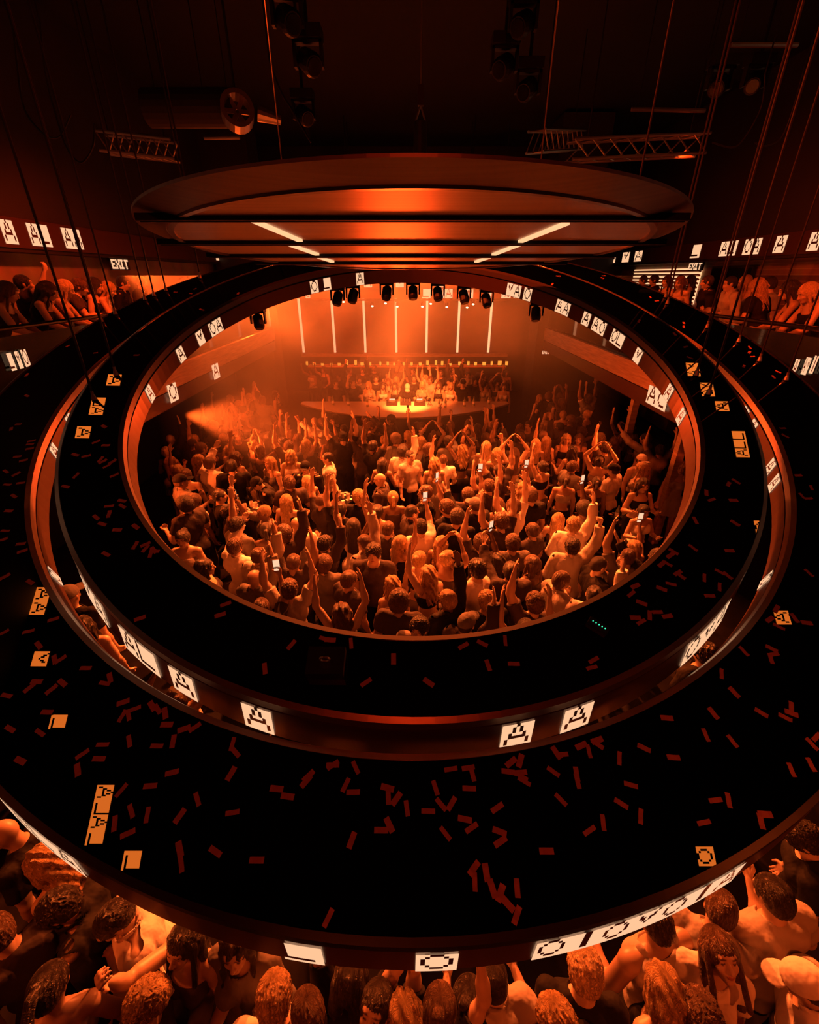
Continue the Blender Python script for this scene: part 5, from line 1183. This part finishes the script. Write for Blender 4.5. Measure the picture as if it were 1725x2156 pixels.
floor_p(545, 918, -60, ('m', 'reach', 'shirt', 'trousers'), 'short', 'pale', 'white', 'black', 'man in white shirt bending over beside the light jeans', lean=62, head=(0, 0, 0), arms=(((-.2, .5, -1), (0, .5, -1), .6), ((.2, .5, -1), (0, .5, -1), .6)), z=1.35)
floor_p(612, 960, 180, ('f', 'bent', 'dress', None), 'wavy', 'pale', 'white', 'black', 'woman with pale hair in white dress facing the camera left of centre')
floor_p(643, 985, 175, ('m', 'down', 'shirt', 'trousers'), 'cap', 'dark', 'black', 'black', 'bearded man in black with cap facing the camera at the low table', build=1.15)
floor_p(690, 965, 100, ('m', 'down', 'tee', 'trousers'), 'crew', 'dark', 'white', 'black', 'man in big white t-shirt standing sideways behind the low table', build=1.08)
floor_p(722, 930, 20, ('m', 'both_up', 'tee', 'trousers'), 'cap', 'dark', 'black', 'black', 'man in black t-shirt and cap filming with both arms up left of centre', build=1.1, scale=1.06)
floor_p(800, 1010, 80, ('m', 'down', 'shirt', 'trousers'), 'bald', 'dark', 'dark', 'black', 'bald man in dark shirt looking left in the middle of the floor', build=1.15, head=(10, 0, 0))
floor_p(568, 975, 150, ('f', 'down', 'dress', None), 'long', 'fair', 'grey', 'black', 'fair-haired woman in grey dress beside the low table at its left')
floor_p(540, 1010, 110, ('m', 'down', 'shirt', 'trousers'), 'cap', 'dark', 'black', 'black', 'man in black cap bending left of the low table', lean=25, head=(20, 0, 0))
floor_p(490, 990, 10, ('m', 'down', 'tee', 'trousers'), 'short', 'dark', 'black', 'black', 'big man in black t-shirt at the left between two tables', build=1.2, scale=1.05)
floor_p(463, 1045, -60, ('m', 'bent', 'tee', 'trousers'), 'crew', 'dark', 'black', 'black', 'man in black t-shirt serving at the side table on the left')
floor_p(393, 1000, 15, ('f', 'down', 'crop', 'skirt'), 'bun', 'brown', 'black', 'grey', 'woman with bare back and dark crop top at the left of the floor')
floor_p(420, 970, -60, ('f', 'bent', 'tank', 'skirt'), 'wavy', 'fair', 'pale', 'black', 'woman with wavy fair hair in profile at the left of the floor')
floor_p(385, 1135, 185, ('f', 'bent', 'crop', 'trousers'), 'bun', 'dark', 'pale', 'black', 'woman facing the camera at the lower left edge of the ring opening')
floor_p(432, 1195, -70, ('f', 'down', 'tank', 'skirt'), 'bob', 'dark', 'dark', 'black', 'woman in sunglasses in profile at the lower left edge of the ring opening')
floor_p(915, 975, 5, ('f', 'down', 'dress', None), 'wavy', 'fair', 'pale', 'black', 'fair-haired woman in pale dress in the aisle right of centre')
floor_p(1205, 1150, -10, ('m', 'right_up', 'shirt', 'trousers'), 'messy', 'dark', 'pale', 'black', 'man with tousled hair raising his right fist at the right of the near crowd', head=(0, 0, 0), arms=(((-.25, .1, -.95), (.1, .7, -.5), .5), ((.5, .35, .7), (.0, .1, 1), 1.3)))
floor_p(1262, 1190, -80, ('m', 'down', 'tee', 'trousers'), 'crew', 'dark', 'black', 'black', 'man with cropped hair in profile at the right edge of the near crowd')
floor_p(882, 1325, 150, ('m', 'down', 'tee', 'trousers'), 'curly', 'dark', 'pale', 'black', 'man with curly dark hair looking back at the lowest point of the opening', head=(-12, 10, 0))
floor_p(720, 1290, 10, ('f', 'both_up', 'dress', None), 'wavy', 'brown', 'black', 'black', 'woman raising both hands by the near edge of the opening left of centre')
floor_p(610, 1240, 5, ('m', 'both_up', 'tee', 'trousers'), 'messy', 'brown', 'pale', 'black', 'man with both bare arms stretched up at the lower left of the near crowd')
floor_p(545, 1170, -15, ('m', 'right_up', 'shirt', 'trousers'), 'crew', 'brown', 'pale', 'black', 'man in pale shirt with right arm stretched high at the left of the near crowd', head=(0, 0, 0))
floor_p(625, 1105, 0, ('m', 'bent', 'polo', 'trousers'), 'bald', 'dark', 'white', 'black', 'bald man in white top with backs of others before him, left of centre')

# --- the rest of the crowd
def zone(x, y):
    d = 'opening edge' if y < 4.3 else 'near crowd' if y < 5.7 else 'middle crowd' if y < 6.9 else 'level with tables' if y < 8.6 else 'beyond the tables' if y < 10.2 else 'before the stage' if y < 12.4 else 'beside the stage'
    b = 'far left' if x < -3.2 else 'left' if x < -1.8 else 'centre left' if x < -.6 else 'centre' if x < .6 else 'centre right' if x < 1.8 else 'right' if x < 3.2 else 'far right'
    return d + ', ' + b
cand = []
yy = 2.75; row = 0
while yy < 14.2:
    sp = .50 + .016 * (yy - 3); n = int(11 / sp); xx = -5.5 + (sp / 2 if row % 2 else 0)
    while xx < 5.6:
        cand.append((xx + rc.uniform(-.1, .1), yy + rc.uniform(-.09, .09))); xx += sp
    yy += sp * .80; row += 1
cnt = 0; kinds = {'hole': 0, 'gap': 0, 'out': 0}; phones = 0
MAXP = 300 - len(POS) - 23 - 16 - 22
chosen = []
for x, y in cand:
    if blocked(x, y) or abs(x) > 5.4: continue
    k = visible((x, y, 1.72))
    if k is None or (k == 'out' and (y < 1.7 or rc.random() < .4)): continue
    if y > 10.9 and abs(x + .15) < 3.9: continue
    if 6.9 < y < 8.1 and -1.7 < x < 1.2 and rc.random() < .75: continue       # thin aisle by the tables
    if x < -2.3 and 5.6 < y < 8.6 and rc.random() < .55: continue
    if x > 2.2 and 5.2 < y < 7.4 and rc.random() < .6: continue
    if x > 4.4 and rc.random() < .5: continue
    if any((x - a) ** 2 + (y - b) ** 2 < .36 ** 2 for a, b in POS): continue
    chosen.append((x, y, k))
print('CROWD candidates', len(chosen), 'room', MAXP)
if len(chosen) > MAXP:                                                  # keep the nearest, thin the far ones evenly
    chosen.sort(key=lambda c: (c[2] != 'hole', c[1])); 
    cl = [c for c in chosen if c[1] < 7]; far = [c for c in chosen if c[1] >= 7]; rc.shuffle(far); chosen = cl[:MAXP] + far[:max(0, MAXP - len(cl))]
for x, y, k in chosen:
    yaw = rc.gauss(0, 22) if rc.random() < .86 else rc.uniform(0, 360)
    yaw += math.degrees(math.atan2(x * .6, max(13 - y, 3))) * .6
    nr = y < 7
    z_ = {'hole': zone(x, y), 'gap': 'in the ring gap, ' + ('left' if x < 0 else 'right') + (' near' if y < 2.6 else ' middle' if y < 5 else ' far'), 'out': 'beside the outer ring, ' + ('left' if x < 0 else 'right')}[k]
    pr, v = rand_person(x, y, z_, GC, yaw, pm=.62 if nr else .42)
    kinds[k] += 1
    if v[1] == 'phone' and phones < 9 and nr:
        V = var(*v); hp = V['info']['hand1']; n = V['info']['n1']
        q = pr.matrix_basis @ Vector(hp + n * .022 + np.array((0, 0, .02)))
        e = empty('mobile_phone', q, (0, 0, pr.rotation_euler[2]), label='mobile phone held up by the ' + pr['label'].split(', ')[0] + ', ' + z_, cat='phone'); e['label'] = ' '.join(e['label'].split()[:16])
        MB().box((0, 0, .03), (.075, .008, .15)).build('casing', M['black'], e); MB().box((0, -.0055, .03), (.068, .003, .14)).build('screen', M['screen'], e); phones += 1
print('CROWD placed', kinds, 'persons', sum(1 for o in bpy.data.objects if o.name.startswith('person')), 'confetti', ncf)
